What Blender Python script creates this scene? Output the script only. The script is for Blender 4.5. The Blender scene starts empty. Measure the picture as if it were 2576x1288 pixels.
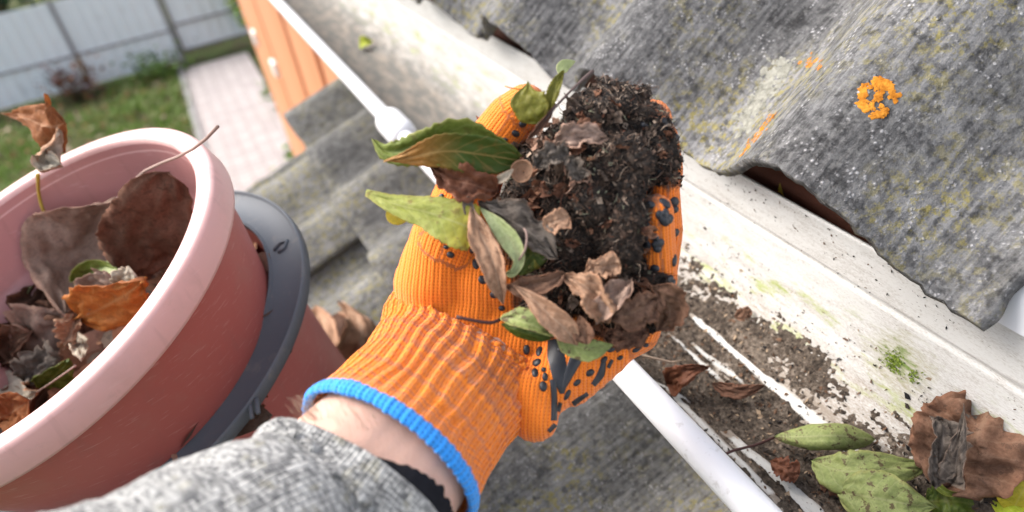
import bpy, bmesh, math, random
import numpy as np
from mathutils import Vector, Matrix, noise
from mathutils.bvhtree import BVHTree
random.seed(7); RNG = np.random.default_rng(7)
SC = bpy.context.scene
COL = SC.collection
rad = math.radians

# ------------------------------------------------------------------ camera
CAM_H = 3.0                                   # eye height above the yard
FPX = 1741.222                                # focal length in units of a 2576 px wide frame
XD = Vector((0.88650562, -0.36115016, 0.28927211))   # across the gutter, towards the roof
YD = Vector((-0.44184531, -0.47506019, 0.76097999))  # along the gutter, away
ZD = Vector((-0.13740638, -0.80242656, -0.58071603)) # up
CAMPOS = Vector((0, 0, CAM_H))
def c2w(v):                                   # camera frame (right, down, forward) -> world direction
    v = Vector(v); return Vector((XD.dot(v), YD.dot(v), ZD.dot(v)))
def at(px, py, z):                            # point seen at px,py at depth z metres
    return CAMPOS + c2w(((px - 1288) / FPX * z, (py - 644) / FPX * z, z))
def ray(px, py):
    return c2w((px - 1288, py - 644, FPX)).normalized()
cam = bpy.data.cameras.new('camera'); co = bpy.data.objects.new('camera', cam); COL.objects.link(co)
right, up, back = c2w((1, 0, 0)), c2w((0, -1, 0)), c2w((0, 0, -1))
m = Matrix((right, up, back)).transposed().to_4x4(); m.translation = CAMPOS
co.matrix_world = m
cam.sensor_width = 36; cam.lens = 36 * FPX / 2576
cam.clip_start = 0.01; cam.clip_end = 400
cam.dof.use_dof = True; cam.dof.focus_distance = 0.39; cam.dof.aperture_fstop = 5.3
SC.camera = co

# ------------------------------------------------------------------ light
SUN_EL, SUN_AZ = rad(44), rad(-48)            # azimuth from +Y (along the gutter), negative = to the yard side
world = bpy.data.worlds.new('World'); SC.world = world; world.use_nodes = True
wn = world.node_tree.nodes; wl = world.node_tree.links
sky = wn.new('ShaderNodeTexSky'); sky.sky_type = 'NISHITA'; sky.sun_disc = False
sky.sun_elevation = SUN_EL; sky.sun_rotation = SUN_AZ; sky.air_density = 1.0; sky.dust_density = 4.0; sky.ozone_density = 1.0
bgn = wn['Background']; bgn.inputs['Strength'].default_value = 0.15
hs = wn.new('ShaderNodeHueSaturation'); hs.inputs['Saturation'].default_value = 0.45   # thin high cloud
wl.new(sky.outputs[0], hs.inputs['Color']); wl.new(hs.outputs[0], bgn.inputs['Color'])
sun = bpy.data.lights.new('sun', 'SUN'); sun.energy = 1.5; sun.angle = rad(38); sun.color = (1, 0.95, 0.88)
so = bpy.data.objects.new('sun', sun); COL.objects.link(so)
sd = Vector((math.sin(SUN_AZ) * math.cos(SUN_EL), math.cos(SUN_AZ) * math.cos(SUN_EL), math.sin(SUN_EL)))
so.rotation_euler = sd.to_track_quat('Z', 'Y').to_euler(); so.location = (-3, 4, 8)
SC.view_settings.view_transform = 'Standard'; SC.view_settings.look = 'None'
SC.view_settings.exposure = 1.42; SC.view_settings.gamma = 1

# ------------------------------------------------------------------ object helpers
def mk(name, verts, faces, mats=None, parent=None, uv=None, fm=None, smooth=True, label=None, origin=None):
    V = np.asarray([tuple(v) for v in verts], float) if not isinstance(verts, np.ndarray) else verts
    if parent is not None:
        o0 = np.array(parent['_o'])
    else:
        o0 = np.array(origin) if origin is not None else np.array([V[:, 0].mean(), V[:, 1].mean(), V[:, 2].min()])
    me = bpy.data.meshes.new(name)
    me.from_pydata((V - o0).tolist(), [], [tuple(int(i) for i in f) for f in faces])
    mats = mats if isinstance(mats, (list, tuple)) else [mats]
    for mt in mats: me.materials.append(mt)
    if fm is not None: me.polygons.foreach_set('material_index', np.asarray(fm, dtype=np.int32))
    if smooth: me.polygons.foreach_set('use_smooth', [True] * len(me.polygons))
    if uv is not None:
        ul = me.uv_layers.new(name='UVMap')
        li = np.empty(len(me.loops), dtype=np.int32); me.loops.foreach_get('vertex_index', li)
        ul.data.foreach_set('uv', np.asarray(uv, dtype=np.float32)[li].ravel())
    me.update()
    o = bpy.data.objects.new(name, me); COL.objects.link(o)
    o['_o'] = [float(x) for x in o0]
    if parent is not None: o.parent = parent
    else: o.location = o0
    if label: o['label'] = label
    return o
def tag(o, label, cat, group=None):
    o['label'] = label; o['category'] = cat
    if group: o['group'] = group
    return o
def struct(o): o['kind'] = 'structure'; return o
def stuff(o): o['kind'] = 'stuff'; return o
def empty(name, loc, label, cat, group=None):
    o = bpy.data.objects.new(name, None); COL.objects.link(o); o.location = loc; o['_o'] = [float(x) for x in loc]
    o.empty_display_size = 0.05
    return tag(o, label, cat, group)
def subsurf(o, n=1):
    md = o.modifiers.new('sub', 'SUBSURF'); md.levels = n; md.render_levels = n; return o
def solid(o, t, off=-1.0, mat_off=0):
    md = o.modifiers.new('thick', 'SOLIDIFY'); md.thickness = t; md.offset = off; md.material_offset = mat_off; return o
def bevel(o, w, seg=2):
    md = o.modifiers.new('bev', 'BEVEL'); md.width = w; md.segments = seg; md.limit_method = 'ANGLE'; md.angle_limit = rad(40); return o
def grid_faces(nu, nv, wrap_u=False, wrap_v=False):
    F = []
    for i in range(nu if wrap_u else nu - 1):
        for j in range(nv if wrap_v else nv - 1):
            a = i * nv + j; b = ((i + 1) % nu) * nv + j
            c = ((i + 1) % nu) * nv + (j + 1) % nv; d = i * nv + (j + 1) % nv
            F.append((a, b, c, d))
    return F
class MB:                                     # collects geometry for ONE mesh
    def __init__(s): s.v = []; s.f = []; s.m = []
    def add(s, V, F, mi=0):
        b = len(s.v); s.v += [tuple(x) for x in V]; s.f += [tuple(i + b for i in f) for f in F]; s.m += [mi] * len(F)
    def box(s, lo, hi, mi=0):
        x0, y0, z0 = lo; x1, y1, z1 = hi
        V = [(x0,y0,z0),(x1,y0,z0),(x1,y1,z0),(x0,y1,z0),(x0,y0,z1),(x1,y0,z1),(x1,y1,z1),(x0,y1,z1)]
        s.add(V, [(0,3,2,1),(4,5,6,7),(0,1,5,4),(1,2,6,5),(2,3,7,6),(3,0,4,7)], mi)
    def tube(s, pts, r, n=8, mi=0, cap=True):
        pts = [Vector(p) for p in pts]; k = len(pts)
        rs = r if isinstance(r, (list, tuple)) else [r] * k
        t0 = (pts[1] - pts[0]).normalized(); nrm = t0.orthogonal().normalized(); V = []
        for i, p in enumerate(pts):
            t = (pts[min(i + 1, k - 1)] - pts[max(i - 1, 0)]).normalized()
            nrm = (nrm - t * nrm.dot(t)).normalized(); bn = t.cross(nrm)
            for j in range(n):
                a = 2 * math.pi * j / n; V.append(p + (nrm * math.cos(a) + bn * math.sin(a)) * rs[i])
        F = [(i * n + j, i * n + (j + 1) % n, (i + 1) * n + (j + 1) % n, (i + 1) * n + j) for i in range(k - 1) for j in range(n)]
        if cap: F += [tuple(range(n - 1, -1, -1)), tuple((k - 1) * n + j for j in range(n))]
        s.add(V, F, mi)
    def capsule(s, a, b, ra, rb, n=14, rings=5, mi=0):
        a = Vector(a); b = Vector(b); d = b - a
        t = d.normalized() if d.length > 1e-9 else Vector((0, 0, 1))
        u = t.orthogonal().normalized(); w = t.cross(u); prof = []
        for i in range(rings + 1):
            an = -math.pi / 2 + (math.pi / 2) * i / rings; prof.append((a + t * (ra * math.sin(an)), max(ra * math.cos(an), 1e-5)))
        for i in range(rings + 1):
            an = (math.pi / 2) * i / rings; prof.append((b + t * (rb * math.sin(an)), max(rb * math.cos(an), 1e-5)))
        V = [c + (u * math.cos(2*math.pi*j/n) + w * math.sin(2*math.pi*j/n)) * r for c, r in prof for j in range(n)]
        k = len(prof)
        F = [(i*n+j, i*n+(j+1)%n, (i+1)*n+(j+1)%n, (i+1)*n+j) for i in range(k-1) for j in range(n)]
        F += [tuple(range(n-1, -1, -1)), tuple((k-1)*n+j for j in range(n))]
        s.add(V, F, mi)
    def build(s, name, mats, parent=None, **k):
        return mk(name, s.v, s.f, mats, parent, fm=s.m, **k)
def voxel_union(mb, voxel, smooth_it=6, fac=0.5):
    me = bpy.data.meshes.new('tmp'); me.from_pydata(mb.v, [], mb.f); me.update()
    o = bpy.data.objects.new('tmp', me); COL.objects.link(o)
    md = o.modifiers.new('r', 'REMESH'); md.mode = 'VOXEL'; md.voxel_size = voxel
    if smooth_it:
        sm = o.modifiers.new('s', 'SMOOTH'); sm.factor = fac; sm.iterations = smooth_it
    dg = bpy.context.evaluated_depsgraph_get(); ev = o.evaluated_get(dg); em = ev.to_mesh()
    V = np.empty(len(em.vertices) * 3); em.vertices.foreach_get('co', V); V = V.reshape(-1, 3)
    F = [tuple(p.vertices) for p in em.polygons]
    N = np.empty(len(em.vertices) * 3); em.vertices.foreach_get('normal', N); N = N.reshape(-1, 3)
    ev.to_mesh_clear(); bpy.data.objects.remove(o); bpy.data.meshes.remove(me)
    return V, F, N
def catmull(pts, n):
    P = [Vector(p) for p in pts]; P = [P[0] * 2 - P[1]] + P + [P[-1] * 2 - P[-2]]
    out = []; k = len(P) - 3
    for i in range(n):
        u = i / (n - 1) * k; j = min(int(u), k - 1); t = u - j
        a, b, c, d = P[j:j + 4]
        out.append(0.5 * ((2 * b) + (c - a) * t + (2 * a - 5 * b + 4 * c - d) * t * t + (3 * b - a - 3 * c + d) * t ** 3))
    return out
def lerpl(L, s):
    if not isinstance(L, (list, tuple)): return L
    u = s * (len(L) - 1); i = min(int(u), len(L) - 2); return L[i] + (L[i + 1] - L[i]) * (u - i)

# ------------------------------------------------------------------ material helpers
def srgb(r, g, b):
    f = lambda c: (c / 255 / 12.92) if c / 255 <= 0.04045 else ((c / 255 + 0.055) / 1.055) ** 2.4
    return (f(r), f(g), f(b), 1)
class NT:
    def __init__(s, name, rough=0.7, spec=0.3):
        s.mat = bpy.data.materials.new(name); s.mat.use_nodes = True
        s.n = s.mat.node_tree.nodes; s.l = s.mat.node_tree.links; s.b = s.n['Principled BSDF']
        s.b.inputs['Roughness'].default_value = rough; s.b.inputs['Specular IOR Level'].default_value = spec
        s.tc = s.n.new('ShaderNodeTexCoord')
    def lk(s, a, b):
        if isinstance(a, (int, float)):
            b.default_value = a if isinstance(b.default_value, float) else ((a,) * (len(b.default_value) - 1) + (1,) if len(b.default_value) == 4 else (a,) * 3)
        elif isinstance(a, tuple): b.default_value = a if len(a) == 4 or len(b.default_value) == 3 else (*a, 1)
        else: s.l.new(a, b)
    def obj(s): return s.tc.outputs['Object']
    def uv(s): return s.tc.outputs['UV']
    def mapping(s, v, scale=(1, 1, 1), rot=(0, 0, 0), loc=(0, 0, 0)):
        n = s.n.new('ShaderNodeMapping'); n.inputs['Scale'].default_value = scale; n.inputs['Rotation'].default_value = rot; n.inputs['Location'].default_value = loc
        s.l.new(v, n.inputs['Vector']); return n.outputs[0]
    def noise(s, v, scale, detail=4, rough=0.55, dist=0.0):
        n = s.n.new('ShaderNodeTexNoise'); n.inputs['Scale'].default_value = scale; n.inputs['Detail'].default_value = detail
        n.inputs['Roughness'].default_value = rough; n.inputs['Distortion'].default_value = dist; s.l.new(v, n.inputs['Vector']); return n.outputs['Fac']
    def voro(s, v, scale, feature='F1', out='Distance', rnd=1.0):
        n = s.n.new('ShaderNodeTexVoronoi'); n.feature = feature; n.inputs['Scale'].default_value = scale; n.inputs['Randomness'].default_value = rnd
        s.l.new(v, n.inputs['Vector']); return n.outputs[out]
    def ramp(s, f, stops, interp='LINEAR'):
        n = s.n.new('ShaderNodeValToRGB'); e = n.color_ramp.elements; n.color_ramp.interpolation = interp
        while len(e) < len(stops): e.new(0.5)
        for i, (p, c) in enumerate(stops):
            e[i].position = p; e[i].color = c if isinstance(c, tuple) else (c, c, c, 1)
        s.l.new(f, n.inputs[0]); return n.outputs[0]
    def mix(s, f, a, b, mode='MIX'):
        n = s.n.new('ShaderNodeMix'); n.data_type = 'RGBA'; n.blend_type = mode
        s.lk(f, n.inputs[0]); s.lk(a, n.inputs[6]); s.lk(b, n.inputs[7]); return n.outputs[2]
    def math(s, op, a, b=0.0, c=0.0, clamp=False):
        n = s.n.new('ShaderNodeMath'); n.operation = op; n.use_clamp = clamp
        s.lk(a, n.inputs[0]); s.lk(b, n.inputs[1]); s.lk(c, n.inputs[2]); return n.outputs[0]
    def sep(s, v):
        n = s.n.new('ShaderNodeSeparateXYZ'); s.l.new(v, n.inputs[0]); return n.outputs
    def comb(s, x=0.0, y=0.0, z=0.0):
        n = s.n.new('ShaderNodeCombineXYZ'); s.lk(x, n.inputs[0]); s.lk(y, n.inputs[1]); s.lk(z, n.inputs[2]); return n.outputs[0]
    def color(s, c): s.lk(c, s.b.inputs['Base Color']); return s
    def rough(s, c): s.lk(c, s.b.inputs['Roughness']); return s
    def bump(s, h, dist=0.001, strength=1.0):
        n = s.n.new('ShaderNodeBump'); n.inputs['Distance'].default_value = dist; n.inputs['Strength'].default_value = strength
        s.l.new(h, n.inputs['Height'])
        prev = s.b.inputs['Normal'].links
        if prev: s.l.new(prev[0].from_socket, n.inputs['Normal'])
        s.l.new(n.outputs[0], s.b.inputs['Normal']); return s
    def translucent(s, c, fac):
        t = s.n.new('ShaderNodeBsdfTranslucent'); s.lk(c, t.inputs['Color'])
        mx = s.n.new('ShaderNodeMixShader'); mx.inputs[0].default_value = fac
        out = s.n['Material Output']; s.l.new(s.b.outputs[0], mx.inputs[1]); s.l.new(t.outputs[0], mx.inputs[2]); s.l.new(mx.outputs[0], out.inputs[0]); return s

def mat_cement(name, dark=0.10, light=0.34, warm=0.0, streak=True, lich=1.0, blue=0.0):
    t = NT(name, 0.9, 0.2); o = t.obj()
    uv = t.uv()                                # u metres along the gutter, v metres up the slope
    big = t.noise(o, 9, 5, 0.6); mid = t.noise(o, 55, 5, 0.65); fine = t.noise(o, 560, 4, 0.7)
    st = t.noise(t.mapping(uv, (1, 0.07, 1)), 300, 4, 0.65)
    f = t.math('ADD', t.math('MULTIPLY', big, 0.42), t.math('ADD', t.math('MULTIPLY', mid, 0.28), t.math('ADD', t.math('MULTIPLY', fine, 0.18), t.math('MULTIPLY', st, 0.38))))
    d2 = (dark*(1+warm), dark, dark*(1-warm+blue), 1); l2 = (light*(1+warm*.5), light, light*(1-warm*.5+blue*.6), 1)
    md = tuple((a+b)*.42 for a, b in zip(d2, l2))[:3] + (1,)
    c = t.ramp(f, [(0.48, d2), (0.62, md), (0.76, l2)])
    # pale crusty specks
    sp = t.voro(o, 330, 'F1'); spn = t.noise(o, 70, 4, 0.7)
    spm = t.math('MULTIPLY', t.ramp(sp, [(0.12, 1.0), (0.42, 0.0)]), t.ramp(spn, [(0.50, 0.0), (0.62, 1.0)]))
    c = t.mix(t.math('MULTIPLY', spm, 0.7), c, (0.50, 0.49, 0.50, 1))
    cr = t.noise(o, 170, 5, 0.7); c = t.mix(t.math('MULTIPLY', t.ramp(cr, [(0.50, 0.0), (0.60, 1.0)]), 0.26), c, (light*1.0, light*.99, light*.97, 1)); c = t.mix(t.math('MULTIPLY', t.ramp(cr, [(0.36, 1.0), (0.46, 0.0)]), 0.4), c, (dark*.6, dark*.6, dark*.62, 1))
    # yellow green algae and lichen dust
    ln = t.math('MULTIPLY', t.ramp(t.noise(o, 150, 5, 0.75), [(0.50, 0.0), (0.60, 1.0)]), t.ramp(t.noise(o, 9, 3), [(0.38, 0.0), (0.60, 1.0)]))
    c = t.mix(t.math('MULTIPLY', ln, 0.62 * lich), c, (0.24, 0.20, 0.035, 1))
    dk = t.math('MULTIPLY', t.ramp(t.noise(o, 130, 4, 0.6), [(0.54, 0.0), (0.64, 1.0)]), 0.6)
    c = t.mix(dk, c, (dark*.55, dark*.55, dark*.6, 1))
    t.color(c)
    if streak:
        w = t.n.new('ShaderNodeTexWave'); w.wave_type = 'BANDS'; w.bands_direction = 'X'; w.inputs['Scale'].default_value = 60
        w.inputs['Distortion'].default_value = 3.0; w.inputs['Detail'].default_value = 2; w.inputs['Detail Scale'].default_value = 2
        t.l.new(t.mapping(uv, (1, 0.25, 1)), w.inputs['Vector']); t.bump(t.math('MULTIPLY', w.outputs['Fac'], t.noise(o, 30, 3)), 0.0010, 0.5)
    t.bump(mid, 0.0016, 0.6); t.bump(fine, 0.0012, 0.8); t.bump(spm, 0.001, 0.6)
    return t.mat
def mat_plain(name, c, rough=0.5, spec=0.4, var=0.12, scale=12, bump=0.0, dirt=None):
    t = NT(name, rough, spec); n = t.noise(t.obj(), scale, 4)
    a = tuple(x * (1 - var) for x in c[:3]) + (1,); b = tuple(min(1, x * (1 + var)) for x in c[:3]) + (1,)
    col = t.mix(n, a, b)
    if dirt:
        dm = t.ramp(t.noise(t.obj(), dirt[1], 5, 0.65), [(dirt[2], 0.0), (dirt[2] + .1, 1.0)]); col = t.mix(t.math('MULTIPLY', dm, dirt[3]), col, dirt[0])
    t.color(col)
    if bump: t.bump(t.noise(t.obj(), scale * 20, 3), bump, 0.5)
    return t.mat
# ------------------------------------------------------------------ materials of the setting
M_ROOF = mat_cement('weathered_cement_roof', 0.026, 0.235, 0.02, lich=1.15, blue=0.05)
M_LOWROOF = mat_cement('weathered_cement_lower_roof', 0.046, 0.24, 0.035, lich=1.2)
GP = [(.1725,-.3235),(.1755,-.338),(.182,-.362),(.192,-.379),(.205,-.388),(.225,-.394),(.245,-.396),(.265,-.395),(.283,-.389),(.297,-.379),(.307,-.365),(.3135,-.347),(.3165,-.328),(.318,-.3095),(.3195,-.3070),(.3195,-.3055),(.3185,-.303),(.3195,-.288),(.3205,-.273)]
LEN = [0.0]
for a, b in zip(GP, GP[1:]): LEN.append(LEN[-1] + math.hypot(b[0] - a[0], b[1] - a[1]))
GLEN = LEN[-1]
def gprof(v):                                   # v metres along the profile -> x, z, nx, nz (into the trough)
    v = min(max(v, 0), GLEN - 1e-6); i = max(k for k in range(len(LEN) - 1) if LEN[k] <= v); t = (v - LEN[i]) / (LEN[i+1] - LEN[i])
    (x0, z0), (x1, z1) = GP[i], GP[i+1]; dx, dz = x1 - x0, z1 - z0; l = math.hypot(dx, dz)
    return x0 + dx * t, z0 + dz * t, -dz / l, dx / l
def moss_centre():
    r = ray(2262, 908); k = min(range(250, 500), key=lambda k: abs(gprof(GLEN * k / 500)[0] / gprof(GLEN * k / 500)[1] - r.x / r.z)); x, z, _, _ = gprof(GLEN * k / 500); return z / r.z * r.y, k / 500
MOSS = moss_centre()
def mat_gutter():
    t = NT('white_gutter_plastic', 0.38, 0.45); uv = t.uv(); s = t.sep(uv); Y, v = s[0], s[1]
    n1 = t.noise(uv, 70, 6, 0.7); n2 = t.noise(uv, 14, 4, 0.6); n3 = t.noise(t.mapping(uv, (0.15, 1, 1)), 160, 4, 0.6)
    # v runs 0 at the bead to about 0.2 at the top of the back; dirt film lies in the floor of the trough
    band = t.ramp(v, [(0.05, 0.0), (0.16, 0.75), (0.50, 0.70), (0.62, 0.38), (0.74, 0.10), (0.9, 0.0)])
    near = t.ramp(Y, [(0.0, 1.0), (0.9, 0.8)])
    a = t.math('ADD', t.math('MULTIPLY', n1, 0.55), t.math('ADD', t.math('MULTIPLY', n2, 0.45), t.math('MULTIPLY', n3, 0.25)))
    a = t.math('ADD', a, t.math('MULTIPLY', band, 0.62))
    a = t.math('ADD', a, t.math('MULTIPLY', t.math('SUBTRACT', t.noise(uv, 420, 4, 0.7), 0.5), 0.9))
    sc_ = t.n.new('ShaderNodeAttribute'); sc_.attribute_name = 'scraped'; a = t.math('SUBTRACT', a, t.math('MULTIPLY', sc_.outputs['Fac'], 0.55))
    film = t.ramp(a, [(0.60, 0.0), (1.05, 1.0)])
    film2 = t.ramp(a, [(1.02, 0.0), (1.2, 1.0)])
    base = t.mix(t.noise(uv, 6, 3), (0.56, 0.56, 0.55, 1), (0.49, 0.48, 0.455, 1))
    c = t.mix(t.math('MULTIPLY', film, 0.85), base, (0.19, 0.145, 0.105, 1))
    c = t.mix(t.math('MULTIPLY', film2, 0.75), c, (0.13, 0.11, 0.09, 1))
    fm = t.math('MULTIPLY', t.math('MULTIPLY', t.ramp(Y, [(0.34, 0.0), (0.55, 1.0)]), t.ramp(v, [(0.02, 1.0), (0.60, 1.0), (0.68, 0.35), (0.76, 0.0)])), t.ramp(t.noise(uv, 19, 5, 0.62), [(0.38, 0.20), (0.56, 1.0)]))
    c = t.mix(t.math('MULTIPLY', fm, 0.9), c, (0.105, 0.103, 0.096, 1))
    gr = t.math('MULTIPLY', t.ramp(v, [(0.58, 0.0), (0.68, 1.0), (0.76, 1.0), (0.86, 0.0)]), t.ramp(t.noise(uv, 19, 6, 0.72), [(0.54, 0.0), (0.66, 1.0)]))
    c = t.mix(t.math('MULTIPLY', gr, 0.85), c, (0.26, 0.31, 0.05, 1))
    mx = t.math('DIVIDE', t.math('SUBTRACT', Y, MOSS[0]), .026); mv = t.math('DIVIDE', t.math('SUBTRACT', v, MOSS[1]), .085)
    md_ = t.math('SQRT', t.math('ADD', t.math('POWER', mx, 2.0), t.math('POWER', mv, 2.0)))
    mm = t.math('SUBTRACT', t.math('ADD', 1.0, t.math('MULTIPLY', t.math('SUBTRACT', t.noise(uv, 85, 6, .7), .5), 2.6)), md_)
    c = t.mix(t.ramp(mm, [(.0, 0.0), (.75, .55)]), c, (.22, .20, .06, 1)); c = t.mix(t.ramp(mm, [(.55, 0.0), (1.0, .9)]), c, (.10, .17, .012, 1))
    # specks of dirt on the back
    sp = t.ramp(t.voro(uv, 240, 'F1'), [(0.10, 1.0), (0.19, 0.0)]); spm = t.math('MULTIPLY', sp, t.ramp(t.noise(uv, 24, 3), [(0.50, 0.0), (0.60, 1.0)]))
    c = t.mix(t.math('MULTIPLY', spm, 0.8), c, (0.10, 0.08, 0.06, 1))
    t.color(c); t.rough(t.mix(film, 0.38, 0.9)); t.bump(n1, 0.0006, 0.5); return t.mat
M_GUT = mat_gutter()
M_BEAD = mat_plain('white_gutter_bead', (0.68, 0.68, 0.70), 0.38, 0.4, 0.03, 8, dirt=((0.34, 0.32, 0.29, 1), 90, 0.60, 0.45))
def mat_wall():
    t = NT('orange_painted_boards', 0.55, 0.35); o = t.obj()
    n = t.noise(t.mapping(o, (1, 12, 1)), 4, 4); c = t.mix(n, (0.47, 0.195, 0.095, 1), (0.58, 0.27, 0.145, 1))
    t.color(c); t.bump(n, 0.002, 0.3); return t.mat
M_WALL = mat_wall()
M_WHITE = mat_plain('white_painted_metal', (0.8, 0.8, 0.79), 0.4, 0.4, 0.03)
M_BROWN = mat_plain('red_brown_board', (0.085, 0.030, 0.018), 0.7, 0.3, 0.35, 30, 0.001)
M_DARK = mat_plain('dark_gap', (0.03, 0.03, 0.03), 0.9, 0.1)

# ------------------------------------------------------------------ ground, lawn, path
def mat_ground():
    t = NT('garden_soil', 0.95, 0.1); o = t.obj(); n = t.noise(o, 3.0, 6, 0.65); n2 = t.noise(o, 14, 5, 0.7)
    c = t.ramp(n, [(0.38, (0.055, 0.040, 0.025, 1)), (0.52, (0.055, 0.075, 0.022, 1)), (0.66, (0.085, 0.12, 0.035, 1))])
    c = t.mix(t.ramp(n2, [(0.55, 0.0), (0.66, 1.0)]), c, (0.11, 0.075, 0.04, 1)); t.color(c); t.bump(n2, 0.03, 0.8); return t.mat
gm = mat_ground()
G = 120
struct(mk('ground', [(-G, -G, 0), (G, -G, 0), (G, G, 0), (-G, G, 0)], [(0, 1, 2, 3)], gm, smooth=False))
def mat_paving():
    t = NT('pink_grey_paving', 0.85, 0.2); o = t.obj(); s = t.sep(o)
    zz = t.math('MULTIPLY', t.math('PINGPONG', s[0], 0.075), 0.55)
    row = t.math('FRACT', t.math('DIVIDE', t.math('ADD', s[1], zz), 0.115)); col = t.math('FRACT', t.math('DIVIDE', s[0], 0.15))
    j = t.math('MINIMUM', t.math('MINIMUM', row, t.math('SUBTRACT', 1.0, row)), t.math('MULTIPLY', t.math('MINIMUM', col, t.math('SUBTRACT', 1.0, col)), 1.3))
    jm = t.ramp(j, [(0.03, 0.0), (0.10, 1.0)])
    idn = t.n.new('ShaderNodeTexWhiteNoise'); idn.noise_dimensions = '2D'
    t.l.new(t.comb(t.math('FLOOR', t.math('DIVIDE', s[0], 0.15)), t.math('FLOOR', t.math('DIVIDE', t.math('ADD', s[1], zz), 0.115))), idn.inputs['Vector'])
    c = t.mix(idn.outputs['Value'], (0.33, 0.285, 0.275, 1), (0.42, 0.37, 0.355, 1))
    c = t.mix(t.math('MULTIPLY', t.noise(o, 2.2, 5), 0.5), c, (0.38, 0.355, 0.345, 1))
    c = t.mix(jm, (0.28, 0.245, 0.235, 1), c); t.color(c); t.bump(jm, 0.006, 0.8); return t.mat
H = CAM_H
mb = MB(); mb.box((-0.115 * H, -1.0, -0.05), (0.34, 3.64 * H, 0.03)); mb.box((0.34, 5.62, -0.05), (0.19 * H, 3.64 * H, 0.0301))
path = struct(mb.build('path', mat_paving(), smooth=False, origin=(0, 0, 0)))
mb = MB(); mb.box((-0.115 * H - 0.07, -1.0, -0.1), (-0.115 * H, 3.70 * H, 0.05))
struct(mb.build('path_kerb', mat_plain('concrete_kerb', (0.25, 0.24, 0.23), 0.9, 0.2, 0.25, 8), smooth=False))

# grass and fallen leaves over the lawn: nobody could count them
def grass_mat(name, a, b):
    t = NT(name, 0.6, 0.25); n = t.noise(t.obj(), 2.5, 4, 0.6); c = t.mix(n, a, b); t.color(c); t.translucent(c, 0.3); return t.mat
GM = [grass_mat('grass_green', (0.08, 0.15, 0.025, 1), (0.19, 0.29, 0.06, 1)), grass_mat('grass_pale', (0.22, 0.28, 0.10, 1), (0.32, 0.35, 0.17, 1)),
      mat_plain('fallen_leaf_brown', (0.16, 0.07, 0.03), 0.8, 0.2, 0.4, 6), mat_plain('fallen_leaf_pale', (0.36, 0.26, 0.20), 0.8, 0.2, 0.4, 6)]
mb = MB()
def blade_tuft(mb, x, y, h, n, spread, mi):
    for _ in range(n):
        a = random.uniform(0, 2 * math.pi); l = h * random.uniform(.5, 1.2); w = random.uniform(.004, .011)
        bx = x + random.gauss(0, spread); by = y + random.gauss(0, spread); lx, ly = math.cos(a) * l * .6, math.sin(a) * l * .6
        px_, py_ = -math.sin(a) * w, math.cos(a) * w
        mb.add([(bx - px_, by - py_, 0), (bx + px_, by + py_, 0), (bx + lx*.4 + px_*.7, by + ly*.4 + py_*.7, l*.65), (bx + lx*.4 - px_*.7, by + ly*.4 - py_*.7, l*.65), (bx + lx, by + ly, l)],
               [(0, 1, 2, 3), (3, 2, 4)], mi)
for _ in range(2600):
    y = random.uniform(3.2, 3.72 * H); x = random.uniform(-0.115 * H - 0.1 - 0.40 * y, -0.115 * H - 0.09)
    d = noise.noise((x * 0.9, y * 0.9, 3.1))
    if d < -0.22: continue
    blade_tuft(mb, x, y, 0.10 + 0.10 * max(0, d), 7, 0.05, 0 if random.random() < .75 else 1)
for _ in range(1500):
    y = random.uniform(3.2, 3.75 * H); x = random.uniform(-0.115 * H - 0.1 - 0.40 * y, -0.115 * H - 0.09)
    a = random.uniform(0, 6.28); r = random.uniform(.02, .05); z = random.uniform(.02, .10)
    c, s_ = math.cos(a) * r, math.sin(a) * r
    mb.add([(x - c, y - s_, z), (x + s_*.6, y - c*.6, z + random.uniform(-.02, .03)), (x + c, y + s_, z + .01), (x - s_*.6, y + c*.6, z + random.uniform(-.02, .03))], [(0, 1, 2, 3)], 2 if random.random() < .65 else 3)
gr = stuff(mb.build('grass', GM, origin=(-2, 7, 0), smooth=False)); tag(gr, 'short green grass strewn with fallen brown leaves beside the paved path', 'grass')

def leafy_plant(name, base, hgt, rad_, n, mats, label, cat, leaf=0.05, stems=5, group=None, flat=0.6):
    root = empty(name, base, label, cat, group); b = Vector(base); mb = MB(); st = MB()
    tips = []
    for k in range(stems):
        a = 6.283 * k / stems + random.uniform(-.4, .4); e = b + Vector((math.cos(a) * rad_ * .7, math.sin(a) * rad_ * .7, hgt * random.uniform(.6, 1)))
        pts = [b, b + (e - b) * .5 + Vector((random.gauss(0, .1), random.gauss(0, .1), 0)) * rad_, e]; tips.append(pts)
        st.tube(catmull(pts, 6), [0.012 * hgt + .003 - i * .0016 * hgt for i in range(6)], 5)
    for _ in range(n):
        p = random.choice(tips); u = random.uniform(.25, 1.0); c = p[0].lerp(p[2], u) + Vector((random.gauss(0, 1), random.gauss(0, 1), random.gauss(0, .7))) * rad_ * .28
        if c.z < b.z + .01: c.z = b.z + .02
        d = Vector((random.gauss(0, 1), random.gauss(0, 1), random.gauss(0, flat))).normalized(); w = d.cross(Vector((random.gauss(0, .4), random.gauss(0, .4), 1))).normalized()
        l = leaf * random.uniform(.6, 1.3); ww = l * .38; nn = d.cross(w) * l * .12
        mb.add([c - d * l * .5, c + w * ww - nn, c + d * l * .6, c - w * ww - nn], [(0, 1, 2), (0, 2, 3)], random.randrange(len(mats)))
    mb.build('foliage', mats, root, smooth=False); st.build('stem', mat_stem, root); return root
mat_stem = mat_plain('plant_stem', (0.07, 0.06, 0.03), 0.8, 0.2)
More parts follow.
